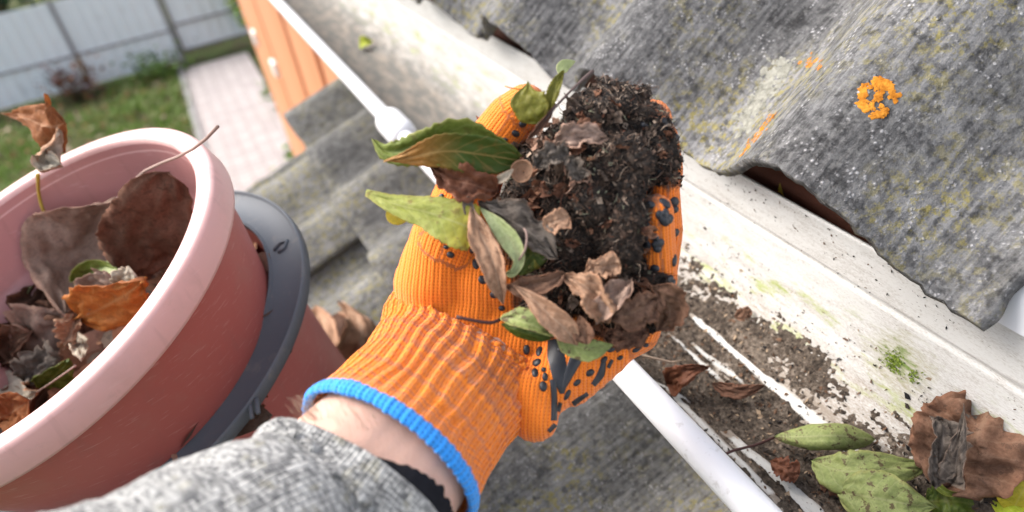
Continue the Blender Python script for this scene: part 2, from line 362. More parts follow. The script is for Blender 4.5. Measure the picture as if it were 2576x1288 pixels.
LEAFM = [grass_mat('shrub_leaf_dark', (0.03, 0.07, 0.012, 1), (0.07, 0.13, 0.025, 1)), grass_mat('shrub_leaf_light', (0.12, 0.22, 0.03, 1), (0.18, 0.28, 0.06, 1))]
LEAFY = [grass_mat('shrub_leaf_lime', (0.30, 0.40, 0.05, 1), (0.38, 0.45, 0.09, 1)), LEAFM[1]]
DEEP = [grass_mat('tree_leaf_teal', (0.010, 0.045, 0.030, 1), (0.02, 0.08, 0.05, 1)), grass_mat('tree_leaf_deep', (0.015, 0.06, 0.02, 1), (0.03, 0.09, 0.03, 1))]
for i, (x, y, h, r, lab) in enumerate([
    (0.62, 8.3, 0.45, 0.22, 'tall green weed at the far end of the paved path by the house wall'),
    (0.50, 6.6, 0.30, 0.18, 'low bushy green weed by the house wall halfway along the path'),
    (0.44, 6.0, 0.34, 0.20, 'yellowish green weed at the near corner of the orange wall')]):
    leafy_plant('weed', (x, y, 0.03), h, r, 160, LEAFM if i < 2 else [LEAFM[1], LEAFY[0]], lab, 'weed', 0.07, 6, 'weeds along the foot of the orange wall')
leafy_plant('shrub', (-1.75, 10.9, 0), 0.50, 0.36, 260, [GM[2], mat_plain('shrub_purple', (0.10, 0.055, 0.06), 0.8, 0.2)], 'purplish brown withered shrub at the foot of the pale fence', 'shrub', 0.08, 7)
leafy_plant('shrub', (-0.62, 10.9, 0), 0.30, 0.40, 260, LEAFM, 'low green shrub by the fence post beside the path end', 'shrub', 0.08, 7)
leafy_plant('shrub', (0.78, 11.0, 0), 1.9, 0.35, 420, [LEAFM[1], LEAFY[0]], 'bright green climbing shrub where the gate meets the orange wall', 'shrub', 0.10, 7)
leafy_plant('shrub', (-2.32, 6.6, 0), 1.15, 0.28, 150, LEAFY, 'yellow green leafy shrub at the left edge in front of the fence', 'shrub', 0.10, 5)
def far_tree(x, y, h, r, lab):
    root = empty('tree', (x, y, 0), lab, 'tree'); t = MB(); t.tube([(x, y, 0), (x + .1, y, h * .3), (x, y + .1, h * .6)], [.12, .09, .05], 8)
    for k in range(6):
        a = k * 1.05; t.tube([(x, y, h * .35), (x + math.cos(a) * r * .5, y + math.sin(a) * r * .5, h * .6), (x + math.cos(a) * r * .8, y + math.sin(a) * r * .8, h * .75)], [.05, .03, .015], 6)
    t.build('trunk', mat_stem, root); mb = MB()
    for _ in range(1500):
        d = Vector((random.gauss(0, 1), random.gauss(0, 1), random.gauss(0, .9))).normalized() * (random.random() ** .4)
        c = Vector((x, y, h * .58)) + Vector((d.x * r, d.y * r, d.z * h * .48)); l = random.uniform(.07, .16)
        u = Vector((random.gauss(0, 1), random.gauss(0, 1), random.gauss(0, .5))).normalized(); w = u.orthogonal().normalized() * l * .4
        mb.add([c - u * l, c + w, c + u * l, c - w], [(0, 1, 2), (0, 2, 3)], random.randrange(2))
    mb.build('crown', DEEP, root, smooth=False)
far_tree(-2.6, 13.4, 3.6, 1.2, 'dark teal green tree behind the fence at the left')
far_tree(-0.9, 13.8, 3.0, 1.1, 'dark green tree behind the middle of the pale fence')

# ------------------------------------------------------------------ fence and gate
FY = 3.80 * H; zt = H - 0.158 * FY; zr = H - 0.2215 * FY
M_PAN = mat_plain('pale_grey_fence_sheet', (0.70, 0.76, 0.81), 0.6, 0.3, 0.06, 2.5, dirt=((0.30, 0.31, 0.33, 1), 3, 0.6, 0.3))
M_FPOST = mat_plain('grey_fence_frame', (0.22, 0.22, 0.24), 0.6, 0.3, 0.15)
M_RUST = mat_plain('brown_fence_post', (0.22, 0.16, 0.10), 0.8, 0.2, 0.3)
fence = empty('sheet_fence', (-1.5, FY, 0), 'pale grey sheet fence with thin rails across the end of the yard', 'fence')
PX = [-0.10 * H - 0.43 * H * k for k in range(5)]
def ribbed(x0, x1, z0, z1, y):
    n = max(2, int((x1 - x0) / 0.02)); V = []; F = []
    for i in range(n + 1):
        x = x0 + (x1 - x0) * i / n; dy = 0.006 * math.cos(2 * math.pi * (x - x0) / 0.16)
        V += [(x, y + dy, z0), (x, y + dy, z1)]
    return V, [(2*i, 2*i+2, 2*i+3, 2*i+1) for i in range(n)]
for k in range(4):
    for z0, z1 in ((0.03, zr - .012), (zr + .012, zt)):
        V, F = ribbed(PX[k + 1] + .02, PX[k] - .02, z0, z1, FY); solid(mk('panel', V, F, M_PAN, fence, smooth=False), 0.004)
    mb = MB(); mb.box((PX[k + 1] + .02, FY - .02, zr - .013), (PX[k] - .02, FY + .03, zr + .013)); mb.build('rail', M_FPOST, fence, smooth=False)
for k in range(5):
    mb = MB(); mb.box((PX[k] - .022, FY - .03, 0), (PX[k] + .022, FY + .04, zr)); mb.build('post', M_RUST if k == 1 else M_FPOST, fence, smooth=False)
    mb = MB(); mb.box((PX[k] - .021, FY - .028, zr + .0005), (PX[k] + .021, FY + .04, zt + .02)); mb.build('post', M_FPOST, fence, smooth=False)
gate = empty('yard_gate', (0.25, FY, 0), 'pale sheet metal gate at the end of the paved path', 'gate')
gx0, gx1 = PX[0] + .04, 0.30 * H
for z0, z1 in ((0.17, zr + .04), (zr + .07, zt + .05)):
    V, F = ribbed(gx0 + .03, gx1 - .03, z0, z1, FY + .02); solid(mk('panel', V, F, M_PAN, gate, smooth=False), 0.004)
mb = MB(); mb.box((gx0, FY - .01, .15), (gx0 + .03, FY + .05, zt + .06)); mb.box((gx1 - .03, FY - .01, .15), (gx1, FY + .05, zt + .06))
mb.box((gx0 + .03, FY - .009, .15), (gx1 - .03, FY + .049, .17)); mb.box((gx0 + .03, FY - .009, zr + .042), (gx1 - .03, FY + .049, zr + .068)); mb.box((gx0 + .03, FY - .009, zt + .051), (gx1 - .03, FY + .049, zt + .06))
mb.build('frame', M_FPOST, gate, smooth=False)

# ------------------------------------------------------------------ the house: wall, board, corrugated roof sheets
def loc(X, Y, Z): return (X, Y, Z + CAM_H)     # heights below are given from the eye
house = empty('house', (0.36, 2.5, 0), 'house with orange board wall and weathered grey corrugated roof', 'house')
WX, WY1 = 0.36, 5.6
prof = [(-0.6, 0)]
grooves = [4.31, 3.30, 2.60, 1.95, 1.3, .65]
pts = [(WY1, 0.0)]
for g in grooves: pts += [(g + .20, -.012), (g + .06, 0.004), (g + .035, 0.075), (g - .035, 0.075), (g - .06, 0.004), (g - .20, -.012)]
pts += [(-0.6, 0.0)]
V = []; 
for y, dx in pts: V += [(WX + dx, y, 0), (WX + dx, y, CAM_H - 0.30)]
F = [(2*i, 2*i+1, 2*i+3, 2*i+2) for i in range(len(pts) - 1)]
wall = mk('wall', V, F, M_WALL, house, smooth=False)
mk('wall', [(WX, WY1, 0), (WX + 4, WY1, 0), (WX + 4, WY1, CAM_H - .3), (WX, WY1, CAM_H - .3)], [(0, 1, 2, 3)], M_WALL, house, smooth=False)
for (px, py) in ((640, 95), (690, 172)):
    r = ray(px, py); s = (WX - .02) / r.x; p = CAMPOS + r * s
    mb = MB(); mb.box((WX - .03, p.y - .055, p.z - .045), (WX - .001, p.y + .055, p.z + .045)); bevel(mb.build('wall_bracket', M_WHITE, house, smooth=False), .008)
# eave board under the sheets
mb = MB(); mb.box((0.336, 0.17, CAM_H - .315), (0.358, WY1, CAM_H - .247)); mb.build('eave_board', M_BROWN, house, smooth=False)

TH = rad(37); SX, SZ = math.cos(TH), math.sin(TH); NX, NZ = -SZ, SZ and SX
PER, AMP, Y0 = 0.2035, 0.030, 0.157
EAVE = (0.297, -0.262)
def roof_pt(y, s, off=0.0, lift=0.0):
    h = AMP * (1 - math.cos(2 * math.pi * (y - Y0) / PER)) + off + lift
    return (EAVE[0] + s * SX + NX * h, y, CAM_H + EAVE[1] + s * SZ + NZ * h)
def roof_sheet(y0, y1, s0, s1, lift, mat, thick=0.0075, seed=0, dy=0.004, ds=0.02):
    nu = max(4, int((y1 - y0) / dy) + 1); nv = max(3, int((s1 - s0) / ds) + 1); V = []; UV = []
    for i in range(nu):
        y = y0 + (y1 - y0) * i / (nu - 1)
        e = 0.0028 * noise.fractal((y * 30, seed, 0), 1, 2, 4) + 0.0025 * noise.noise((y * 160, seed, 5))
        for j in range(nv):
            w = (j / (nv - 1)); s = s0 + (s1 - s0) * w * w if nv > 20 else s0 + (s1 - s0) * w
            s2 = s + (e + .135 * AMP * (1 - math.cos(2 * math.pi * (y - Y0) / PER))) * max(0, 1 - (s - s0) / .05)
            ye = y
            if i == 0 or i == nu - 1: ye += 0.003 * noise.noise((s * 60, seed, 9))
            V.append(roof_pt(ye, s2, 0.0007 * noise.noise((y * 40, s * 40, seed)), lift)); UV.append((y, s))
    o = mk('roof_sheet', V, grid_faces(nu, nv), mat, house, uv=UV); solid(o, thick, -1.0); return o
roof_sheet(Y0 - 0.012, Y0 + 3 * PER + .03, 0.0, 1.75, 0.0, M_ROOF, seed=1)
roof_sheet(Y0 + 3 * PER - .03, Y0 + 9 * PER, -0.004, 1.75, 0.009, M_ROOF, seed=2, dy=.008)
roof_sheet(Y0 + 9 * PER - .05, Y0 + 16 * PER, 0.0, 1.75, 0.018, M_ROOF, seed=3, dy=.012)
roof_sheet(Y0 + 16 * PER - .05, WY1 + .15, 0.0, 1.75, 0.027, M_ROOF, seed=4, dy=.012)
for o in house.children:
    if o.name.startswith('roof_sheet'): o.data.flip_normals()
# white verge flashing under the near end of the sheets
V = []
for y in (-0.9, 0.168):
    V.append((.3213, y, CAM_H - .2745))
    for s in (.03, .5, 1.75): V.append((EAVE[0] + s * SX - NX * .0105, y, CAM_H + EAVE[1] + s * SZ - NZ * .0105))
verge = mk('verge_flashing', V, [(0, 4, 5, 1), (1, 5, 6, 2), (2, 6, 7, 3)], M_BEAD, house, smooth=False); solid(verge, .003)

# lichens on the near sheet
def lich_mat(name, a, b):
    t = NT(name, 0.9, 0.1); n = t.noise(t.obj(), 170, 5, .7); t.color(t.mix(t.ramp(n, [(.38, 0.0), (.62, 1.0)]), a, b)); t.bump(n, .001, .8); return t.mat
M_LO = lich_mat('orange_lichen', (0.28, 0.095, 0.010, 1), (0.50, 0.21, 0.028, 1)); M_LW = lich_mat('pale_crust_lichen', (0.15, 0.148, 0.125, 1), (0.27, 0.265, 0.23, 1)); M_LY = lich_mat('yellow_lichen', (0.40, 0.26, 0.03, 1), (0.55, 0.40, 0.06, 1))
def surf_hit(fn, px, py):                       # where the sight line meets a surface given by fn(point) -> signed height
    r = ray(px, py); a, b = .1, None; prev = fn(CAMPOS + r * a); t = a
    while t < 4:
        t += .004; v = fn(CAMPOS + r * t)
        if v <= 0: return CAMPOS + r * (t - .004 * (-v) / max(1e-9, prev - v))
        prev = v
    return None
def roof_h(p):
    x, z = p.x - EAVE[0], p.z - CAM_H - EAVE[1]; return x * NX + z * NZ - AMP * (1 - math.cos(2 * math.pi * (p.y - Y0) / PER))
def roof_sy(p): return ((p.x - EAVE[0]) * SX + (p.z - CAM_H - EAVE[1]) * SZ, p.y)
def lichen(spots, mat, label, r0=.0012, r1=.0026):
    mb = MB()
    for (px, py) in spots:
        h = surf_hit(roof_h, px, py)
        if h is None: continue
        s, y = roof_sy(h); r = random.uniform(r0, r1); n = 9
        V = [roof_pt(y, s, .0007 + r * .10)]; a0 = random.random() * 6
        for k in range(n):
            a = a0 + 6.283 * k / n; q = r * random.uniform(.45, 1.4); V.append(roof_pt(y + math.cos(a) * q, s + math.sin(a) * q, -.0002 + .0008 * random.random()))
        mb.add(V, [(0, 1 + k, 1 + (k + 1) % n) for k in range(n)])
    return mb.build('lichen_patch', mat, house, label=label)
rs = []
for _ in range(520):
    a = random.uniform(0, 6.283); q = random.triangular(22, 55, 46) if random.random() < .93 else random.uniform(4, 22)
    if -0.1 < (a % 6.283) < 0.55 and q < 40: continue
    if 0.20 < a < 1.0 and q > 12: continue
    if noise.noise((a * 2.2, q / 11, 5)) < -.12 or random.random() < .18: continue
    rs.append((2208 + q * math.cos(a) * 1.0, 246 + q * math.sin(a) * .95))
lichen(rs, M_LO, 'orange ring-shaped lichen on the roof sheet', .0007, .0017)
rs = [(1868 + 82 * u + random.gauss(0, 3.5), 386 - 100 * u + random.gauss(0, 4)) for u in np.linspace(0, 1, 60)]
lichen(rs, M_LO, 'narrow orange lichen streak near the eave', .001, .002)
lichen([(2046 + random.gauss(0, 13), 160 + random.gauss(0, 9)) for _ in range(22)], M_LO, 'small orange lichen fleck above the streak', .001, .002)
rs = []
for _ in range(240):
    u = random.random(); rs.append((1862 + 110 * u + random.gauss(0, 13), 318 - 150 * u + random.gauss(0, 16)))
lichen(rs, M_LW, 'pale crusty lichen cluster beside the orange streak',     .0010, .0030)

# ------------------------------------------------------------------ gutter
GY0, GY1 = -0.7, WY1 + .1
gutter = empty('roof_gutter', loc(.24, 2.0, -.396), 'white plastic roof gutter with round front bead below the corrugated roof', 'gutter')
ys = sorted(set([GY0, -.4, -.2, -.08] + [.004 * i for i in range(0, 132)] + [.6 + .1 * i for i in range(0, 52)])); ys = [y for y in ys if y <= GY1]
NPV = 96
def build_trough(clean):
    V = []; UV = []; fl = []
    vs = sorted(set([LEN[k] for k in range(len(LEN))] + [GLEN * k / NPV for k in range(NPV + 1)]))
    for y in ys:
        for v in vs:
            x, z, _, _ = gprof(v) if v < GLEN else (*GP[-1], 0, 0); V.append(loc(x, y, z)); UV.append((y, v / GLEN)); fl.append(clean(y, v))
    tr = mk('trough', V, [tuple(reversed(f)) for f in grid_faces(len(ys), len(vs))], M_GUT, gutter, uv=UV)
    at_ = tr.data.attributes.new('scraped', 'FLOAT', 'POINT'); at_.data.foreach_set('value', np.array(fl, dtype=np.float32)); solid(tr, .0022, -1)
mb = MB(); mb.tube([loc(.1640, y, -.3235) for y in (GY0, 0, .5, 1, 2, 3, GY1)], .0094, 20); mb.build('bead', M_BEAD, gutter)
# joint collar: a wider sleeve over bead and trough
JY0, JY1 = .695, .765
mb = MB(); mb.tube([loc(.1640, y, -.3235) for y in (JY0, JY0 + .003, JY0 + .010, JY0 + .016, JY1 - .016, JY1 - .010, JY1 - .003, JY1)], [.0098, .0135, .0164, .0170, .0170, .0164, .0135, .0098], 26)
V = []
for y in (JY0, JY1):
    for (x, z) in GP[:14]:
        V.append(loc(x, y, z))
n = 14; mb.build('joint_collar', M_BEAD, gutter)
for by in (1.9, 3.1, 4.3):
    mb = MB(); V2 = []
    for y in (by, by + .025):
        for k in range(n): x, z, nx, nz = gprof(LEN[k] + 1e-5); V2.append(loc(x - nx * .004, y, z - nz * .004))
    mb.add(V2, grid_faces(2, n)); solid(mb.build('bracket', M_BEAD, gutter), .003)

M_MOSS = (lambda t: (t.color(t.mix(t.noise(t.obj(), 300, 4), (.085, .14, .012, 1), (.20, .25, .05, 1))), t.mat)[1])(NT('bright_moss', .9, .1))
# relief of caked dirt on the floor of the trough, scraped clean in streaks
M_DIRT = (lambda t: (t.color(t.ramp(t.math('ADD', t.math('MULTIPLY', t.noise(t.obj(), 300, 4, .7), .6), t.math('MULTIPLY', t.noise(t.obj(), 38, 4, .6), .4)), [(.34, (.022, .018, .015, 1)), (.50, (.080, .063, .050, 1)), (.68, (.22, .18, .145, 1))])), t.bump(t.noise(t.obj(), 500, 3), .002, 1.0), t.mat)[2])(NT('caked_gutter_dirt', .95, .1))
dirtroot = empty('gutter_dirt', loc(.25, .3, -.394), 'caked brown dirt and rotted leaf mould on the gutter floor', 'dirt'); stuff(dirtroot)
streaks = []                                   # (v, y from, y to, half width): bare plastic where fingers scraped
for (x0, y0, x1, y1, w) in ((1768, 800, 1945, 960, .0030), (1945, 968, 2085, 1085, .0046), (1700, 855, 1800, 945, .0022), (1850, 950, 1760, 880, .002), (2190, 1030, 2290, 1150, .0042), (2150, 1040, 2230, 1110, .002),
                           (1560, 905, 1720, 1000, .002), (1700, 1000, 1930, 1230, .003), (1850, 1110, 2060, 1288, .0045), (1930, 1180, 2030, 1288, .0026), (2210, 1060, 2330, 1170, .0022)):
    q = []
    for (px, py) in ((x0, y0), (x1, y1)):
        r = ray(px, py); best = None
        for k in range(0, 400):
            v = GLEN * k / 400; gx, gz, _, _ = gprof(v); d = abs(gx / gz - r.x / r.z)
            if v > .06 and v < .15 and (best is None or d < best[0]): best = (d, v, gz / r.z * r.y)
        q.append(best)
    streaks.append((q[0][1], q[1][1], q[0][2], q[1][2], w))
def scraped(y, v):
    out = 0
    for v0, v1, ya, yb, w in streaks:
        lo, hi = min(ya, yb), max(ya, yb)
        if lo - .004 < y < hi + .004:
            t = (y - ya) / (yb - ya) if abs(yb - ya) > 1e-6 else 0; vv = v0 + (v1 - v0) * min(max(t, 0), 1); out = max(out, min(1, 1.6 * max(0, 1 - abs(v - vv) / (w * 1.25))))
    return out
build_trough(scraped)
def dirt_h(y, v):
    u = v / GLEN
    band = 1 - abs((u - .44) / .27) ** 2.2
    n = noise.fractal((y * 22, v * 60, 1.7), .8, 2.1, 5) * .8 + noise.noise((y * 7, v * 18, 9)) * .4 + noise.noise((y * 140, v * 260, 2)) * .5 + noise.noise((y * 330, v * 520, 6)) * .55
    h = band * 1.0 + n * .62 - .50
    for v0, v1, ya, yb, w in streaks:
        lo, hi = min(ya, yb), max(ya, yb)
        if lo - .01 < y < hi + .01:
            t = (y - ya) / (yb - ya) if abs(yb - ya) > 1e-6 else 0; vv = v0 + (v1 - v0) * min(max(t, 0), 1) + .0012 * noise.noise((y * 90, v0 * 50, 0))
            d = abs(v - vv) / w; h -= 1.6 * max(0, 1 - d ** 2) * (1 if lo < y < hi else .5)
    if y > .36: h -= min(1.2, (y - .36) * 3)
    return max(-.5, min(h, 1.2)) * .0042
ny, nv = 560, 130; V = []
for i in range(ny):
    y = .02 + .75 * (i / (ny - 1)) ** 1.15
    for j in range(nv):
        v = .035 + (GLEN * .80 - .035) * j / (nv - 1); x, z, nx, nz = gprof(v); h = dirt_h(y, v)
        V.append(loc(x + nx * h, y, z + nz * h))
dm = mk('dirt_crust', V, [tuple(reversed(f)) for f in grid_faces(ny, nv)], M_DIRT, dirtroot); stuff(dm)
FRAGM = [mat_plain('fragment_dark', (.035, .028, .024), .9, .1, .5, 300), mat_plain('fragment_brown', (.12, .07, .045), .85, .15, .5, 300), mat_plain('fragment_tan', (.30, .22, .15), .85, .15, .4, 300), mat_plain('fragment_black', (.012, .011, .012), .85, .2, .5, 300)]
def flake(mb, p, nrm, size, mi, asp=.5):
    n = (nrm + Vector((random.gauss(0, .5), random.gauss(0, .5), random.gauss(0, .5)))).normalized(); u = n.orthogonal().normalized(); u = Matrix.Rotation(random.uniform(0, 6.28), 3, n) @ u; w = n.cross(u)
    a = size * random.uniform(.6, 1.4); b = a * asp * random.uniform(.5, 1.3); k = random.uniform(-.35, .35) * a
    mb.add([p - u * a - n * .0003, p - u * a * .2 + w * b + n * k, p + u * a, p + u * a * .1 - w * b + n * k * .6], [(0, 1, 2), (0, 2, 3)], mi)
mb = MB()
for _ in range(9000):
    y = .03 + .55 * random.random() ** 1.3; v = random.triangular(.03, GLEN * .8, GLEN * .45)
    if dirt_h(y, v) < -.0002 and random.random() < .70: continue
    x, z, nx, nz = gprof(v); h = max(0, dirt_h(y, v)); N_ = Vector((nx, 0, nz)); p = Vector(loc(x, y, z)) + N_ * (h + .0006)
    flake(mb, p, N_, random.choice((.0005, .0007, .0010, .0014, .0022)), random.choices((0, 1, 2, 3), (4, 4, 2.2, 2))[0])
for _ in range(900):                            # specks stuck to the back of the gutter
    y = .05 + .6 * random.random(); v = random.uniform(GLEN * .7, GLEN * .99); x, z, nx, nz = gprof(v)
    if noise.noise((y * 9, v * 20, 4)) < -.05: continue
    flake(mb, Vector(loc(x, y, z)) + Vector((nx, 0, nz)) * .0006, Vector((nx, 0, nz)) * 3, random.choice((.0005, .0008, .0011)), random.choice((0, 3, 1)))
stuff(mb.build('dirt_fragments', FRAGM, dirtroot, smooth=False))

mb = MB()
def on_gutter(px, py):
    r = ray(px, py); best = min(((abs(gprof(GLEN * k / 500)[0] / gprof(GLEN * k / 500)[1] - r.x / r.z)), k) for k in range(250, 500)); v = GLEN * best[1] / 500; x, z, nx, nz = gprof(v)
    return Vector(loc(x, z / r.z * r.y, z)), Vector((nx, 0, nz))
for (cx, cy, sx, sy, n_) in ((2250, 910, 11, 14, 150), (2300, 945, 10, 8, 50)):
    for _ in range(n_):
        p, n = on_gutter(cx + random.gauss(0, sx), cy + random.gauss(0, sy)); flake(mb, p + n * .0007, n, random.choice((.0005, .0008, .0011)), 0, .8)
mb.build('moss_patch', M_MOSS, gutter, smooth=False, label='bright green moss patch on the back of the gutter')
# ------------------------------------------------------------------ lower lean-to roof
LTH = rad(17); LX, LZ = .106, -.552
def low_pt(y, s, lift=0.0, amp=.028, per=.2035, ph=1.21):
    h = amp * math.cos(2 * math.pi * (y - ph) / per) + lift
    return (LX + s * math.cos(LTH) - math.sin(LTH) * h, y, CAM_H + LZ + s * math.sin(LTH) + math.cos(LTH) * h)
shed = empty('lean_to', (0.0, .6, 0), 'low lean-to below the gutter with mossy grey corrugated roof in two overlapping rows', 'lean-to')
def low_sheet(y0, y1, s0, s1, lift, seed):
    nu = int((y1 - y0) / .006) + 1; nv = int((s1 - s0) / .02) + 2; V = []; UV = []
    for i in range(nu):
        y = y0 + (y1 - y0) * i / (nu - 1); e = .003 * noise.fractal((y * 25, seed, 0), 1, 2, 3)
        for j in range(nv):
            s = s0 + (s1 - s0) * j / (nv - 1) + (e if j == 0 else 0); V.append(low_pt(y + (.004 * noise.noise((s * 30, seed, 3)) if i in (0, nu - 1) else 0), s, lift + .001 * noise.noise((y * 18, s * 18, seed)))); UV.append((y, s))
    F = [tuple(reversed(f)) for f in grid_faces(nu, nv)]
    solid(mk('roof_sheet', V, F, M_LOWROOF, shed, uv=UV), .010, -1); return
low_sheet(.52, 1.43, 0.0, .27, 0.0, 11); low_sheet(-.7, .575, -0.01, .27, .013, 12)
low_sheet(.945, 1.345, -.48, .06, -.014, 13); low_sheet(-.7, .99, -.48, .06, -.032, 14)
for (px, py, r) in ((1643, 1163, .0055), (1550, 1080, .0015)):
    rr = ray(px, py); nr = Vector((-math.sin(LTH), 0, math.cos(LTH))); e = Vector(low_pt(1.21, 0)) - nr * .028
    p = CAMPOS + rr * ((e - CAMPOS).dot(nr) / rr.dot(nr)); s = (p - e).dot(Vector((math.cos(LTH), 0, math.sin(LTH))))
    mb = MB()
    for k in range(40):
        a = random.uniform(0, 6.28); q = r * math.sqrt(random.random()); y = p.y + math.cos(a) * q; s2 = s + math.sin(a) * q; rr_ = r * .28
        mb.add([low_pt(y, s2, .0125)] + [low_pt(y + math.cos(t) * rr_, s2 + math.sin(t) * rr_, .0102) for t in (0, 1, 2, 3, 4, 5)], [(0, 1 + i, 1 + (i + 1) % 6) for i in range(6)])
    mb.build('lichen_patch', M_LY, shed, label='round yellow lichen spot on the lower roof')
mb = MB(); mb.box((-.30, -.6, 0), (-.26, 1.30, CAM_H - .70)); mb.build('wall', mat_plain('lean_to_boards', (.16, .12, .09), .8, .2, .3, 5), shed, smooth=False)
mb = MB(); mb.box((-.26, 1.26, 0), (.345, 1.30, CAM_H - .70)); mb.build('wall', mat_plain('lean_to_end_boards', (.17, .13, .10), .8, .2, .3, 5), shed, smooth=False)
# ------------------------------------------------------------------ leaves: builder
def leafmat(name, a, b, vein, trans=0.25, spot=None, spotamt=0.5, rough=0.6, spec=0.3, veinw=0.5, tip=None):
    t = NT(name, rough, spec); uv = t.uv(); s = t.sep(uv); u, v = s[0], s[1]; o = t.obj()
    n = t.noise(o, 75, 6, .68); n2 = t.noise(o, 520, 4, .65)
    c = t.mix(t.ramp(n, [(.35, 0.0), (.66, 1.0)]), a, b); c = t.mix(t.math('MULTIPLY', t.ramp(n2, [(.40, 0.0), (.66, 1.0)]), .45), c, tuple(x * .5 for x in a[:3]) + (1,))
    ed = t.ramp(t.math('ADD', t.math('ABSOLUTE', t.math('SUBTRACT', v, .5)), t.math('MULTIPLY', t.math('SUBTRACT', n, .5), .3)), [(.40, 0.0), (.52, 1.0)]); c = t.mix(t.math('MULTIPLY', ed, .4), c, tuple(x * f for x, f in zip(b[:3], (1.15, .85, .7))) + (1,))
    if tip: c = t.mix(t.ramp(u, [(.30 if name == 'leaf_orange_to_green' else .62, 0.0), (.62 if name == 'leaf_orange_to_green' else .95, 1.0)]), c, tip)
    d = t.math('ABSOLUTE', t.math('SUBTRACT', v, .5))
    mid = t.ramp(d, [(.008, 1.0), (.035, 0.0)])
    sv = t.math('ABSOLUTE', t.math('SUBTRACT', t.math('FRACT', t.math('SUBTRACT', t.math('MULTIPLY', u, 8.0), t.math('MULTIPLY', d, 3.2))), .5))
    svm = t.ramp(sv, [(.02, 1.0), (.09, 0.0)])
    vm = t.math('MAXIMUM', mid, t.math('MULTIPLY', svm, .55))
    c = t.mix(t.math('MULTIPLY', vm, veinw), c, vein)
    if spot:
        sm = t.ramp(t.noise(o, 150, 4, .7), [(.565, 0.0), (.62, 1.0)]); c = t.mix(t.math('MULTIPLY', sm, spotamt), c, spot)
    t.color(c); t.bump(vm, .0008, -.6); t.bump(n, .0016, .5); t.bump(n2, .0005, .6); t.translucent(c, trans); return t.mat
LM = dict(
 green=leafmat('leaf_green', (.16, .21, .035, 1), (.25, .29, .06, 1), (.38, .40, .16, 1), .25, (.10, .07, .02, 1), .5, .5),
 olive=leafmat('leaf_olive', (.14, .145, .014, 1), (.22, .20, .022, 1), (.20, .17, .03, 1), .3, (.07, .05, .01, 1), .5, .5),
 pale=leafmat('leaf_pale_underside', (.38, .44, .19, 1), (.50, .55, .30, 1), (.50, .52, .30, 1), .25, (.22, .19, .07, 1), .3, .6),
 yellowgreen=leafmat('leaf_yellow_green', (.28, .31, .055, 1), (.38, .40, .11, 1), (.44, .44, .18, 1), .25, (.16, .09, .03, 1), .6, .55, tip=(.50, .42, .05, 1)),
 dull=leafmat('leaf_dull_green', (.23, .28, .085, 1), (.33, .37, .14, 1), (.38, .39, .19, 1), .2, (.09, .05, .03, 1), .85, .6),
 deep=leafmat('leaf_deep_green', (.050, .085, .010, 1), (.11, .15, .018, 1), (.15, .17, .04, 1), .25, (.05, .03, .01, 1), .4, .5),
 twotone=leafmat('leaf_orange_to_green', (.36, .165, .035, 1), (.45, .22, .06, 1), (.50, .32, .12, 1), .25, (.20, .10, .02, 1), .4, .55, tip=(.060, .095, .014, 1)),
 yellow=leafmat('leaf_yellow', (.50, .42, .03, 1), (.60, .50, .06, 1), (.55, .48, .12, 1), .3),
 lime=leafmat('leaf_lime', (.30, .42, .02, 1), (.50, .52, .05, 1), (.5, .52, .15, 1), .3),
 brown=leafmat('leaf_brown', (.14, .070, .042, 1), (.25, .14, .092, 1), (.24, .15, .10, 1), .12, (.05, .028, .02, 1), .5, .75, .2),
 darkbrown=leafmat('leaf_dark_brown', (.095, .045, .028, 1), (.17, .088, .058, 1), (.13, .075, .05, 1), .1, (.03, .018, .012, 1), .5, .8, .2),
 taupe=leafmat('leaf_taupe', (.27, .175, .13, 1), (.41, .285, .225, 1), (.34, .25, .2, 1), .12, (.12, .08, .06, 1), .4, .8, .2),
 tan=leafmat('leaf_tan', (.34, .19, .115, 1), (.47, .29, .19, 1), (.45, .33, .24, 1), .15, (.12, .055, .03, 1), .5, .75, .2),
 rust=leafmat('leaf_rust', (.25, .080, .025, 1), (.36, .145, .05, 1), (.42, .24, .13, 1), .2, (.12, .04, .02, 1), .4, .7, .25),
 orange=leafmat('leaf_orange', (.42, .13, .022, 1), (.52, .21, .05, 1), (.48, .26, .10, 1), .25, (.2, .06, .02, 1), .4, .65, .25),
 grey=leafmat('leaf_grey_brown', (.095, .075, .062, 1), (.19, .16, .135, 1), (.25, .21, .18, 1), .08, (.04, .032, .028, 1), .6, .85, .15),
 cream=leafmat('leaf_cream', (.50, .43, .33, 1), (.62, .55, .45, 1), (.55, .47, .36, 1), .25, (.30, .2, .12, 1), .4, .7),
 redbrown=leafmat('leaf_red_brown', (.13, .045, .022, 1), (.21, .08, .042, 1), (.26, .12, .07, 1), .15, (.06, .02, .012, 1), .4, .6, .3),
)
M_STEM = mat_plain('leaf_stem_dark', (.055, .022, .020), .6, .3, .3, 60); M_STEMY = mat_plain('leaf_stem_yellow', (.40, .27, .04), .6, .3, .2, 60); M_STEMG = mat_plain('leaf_stem_grey', (.28, .19, .16), .7, .3, .2, 60)
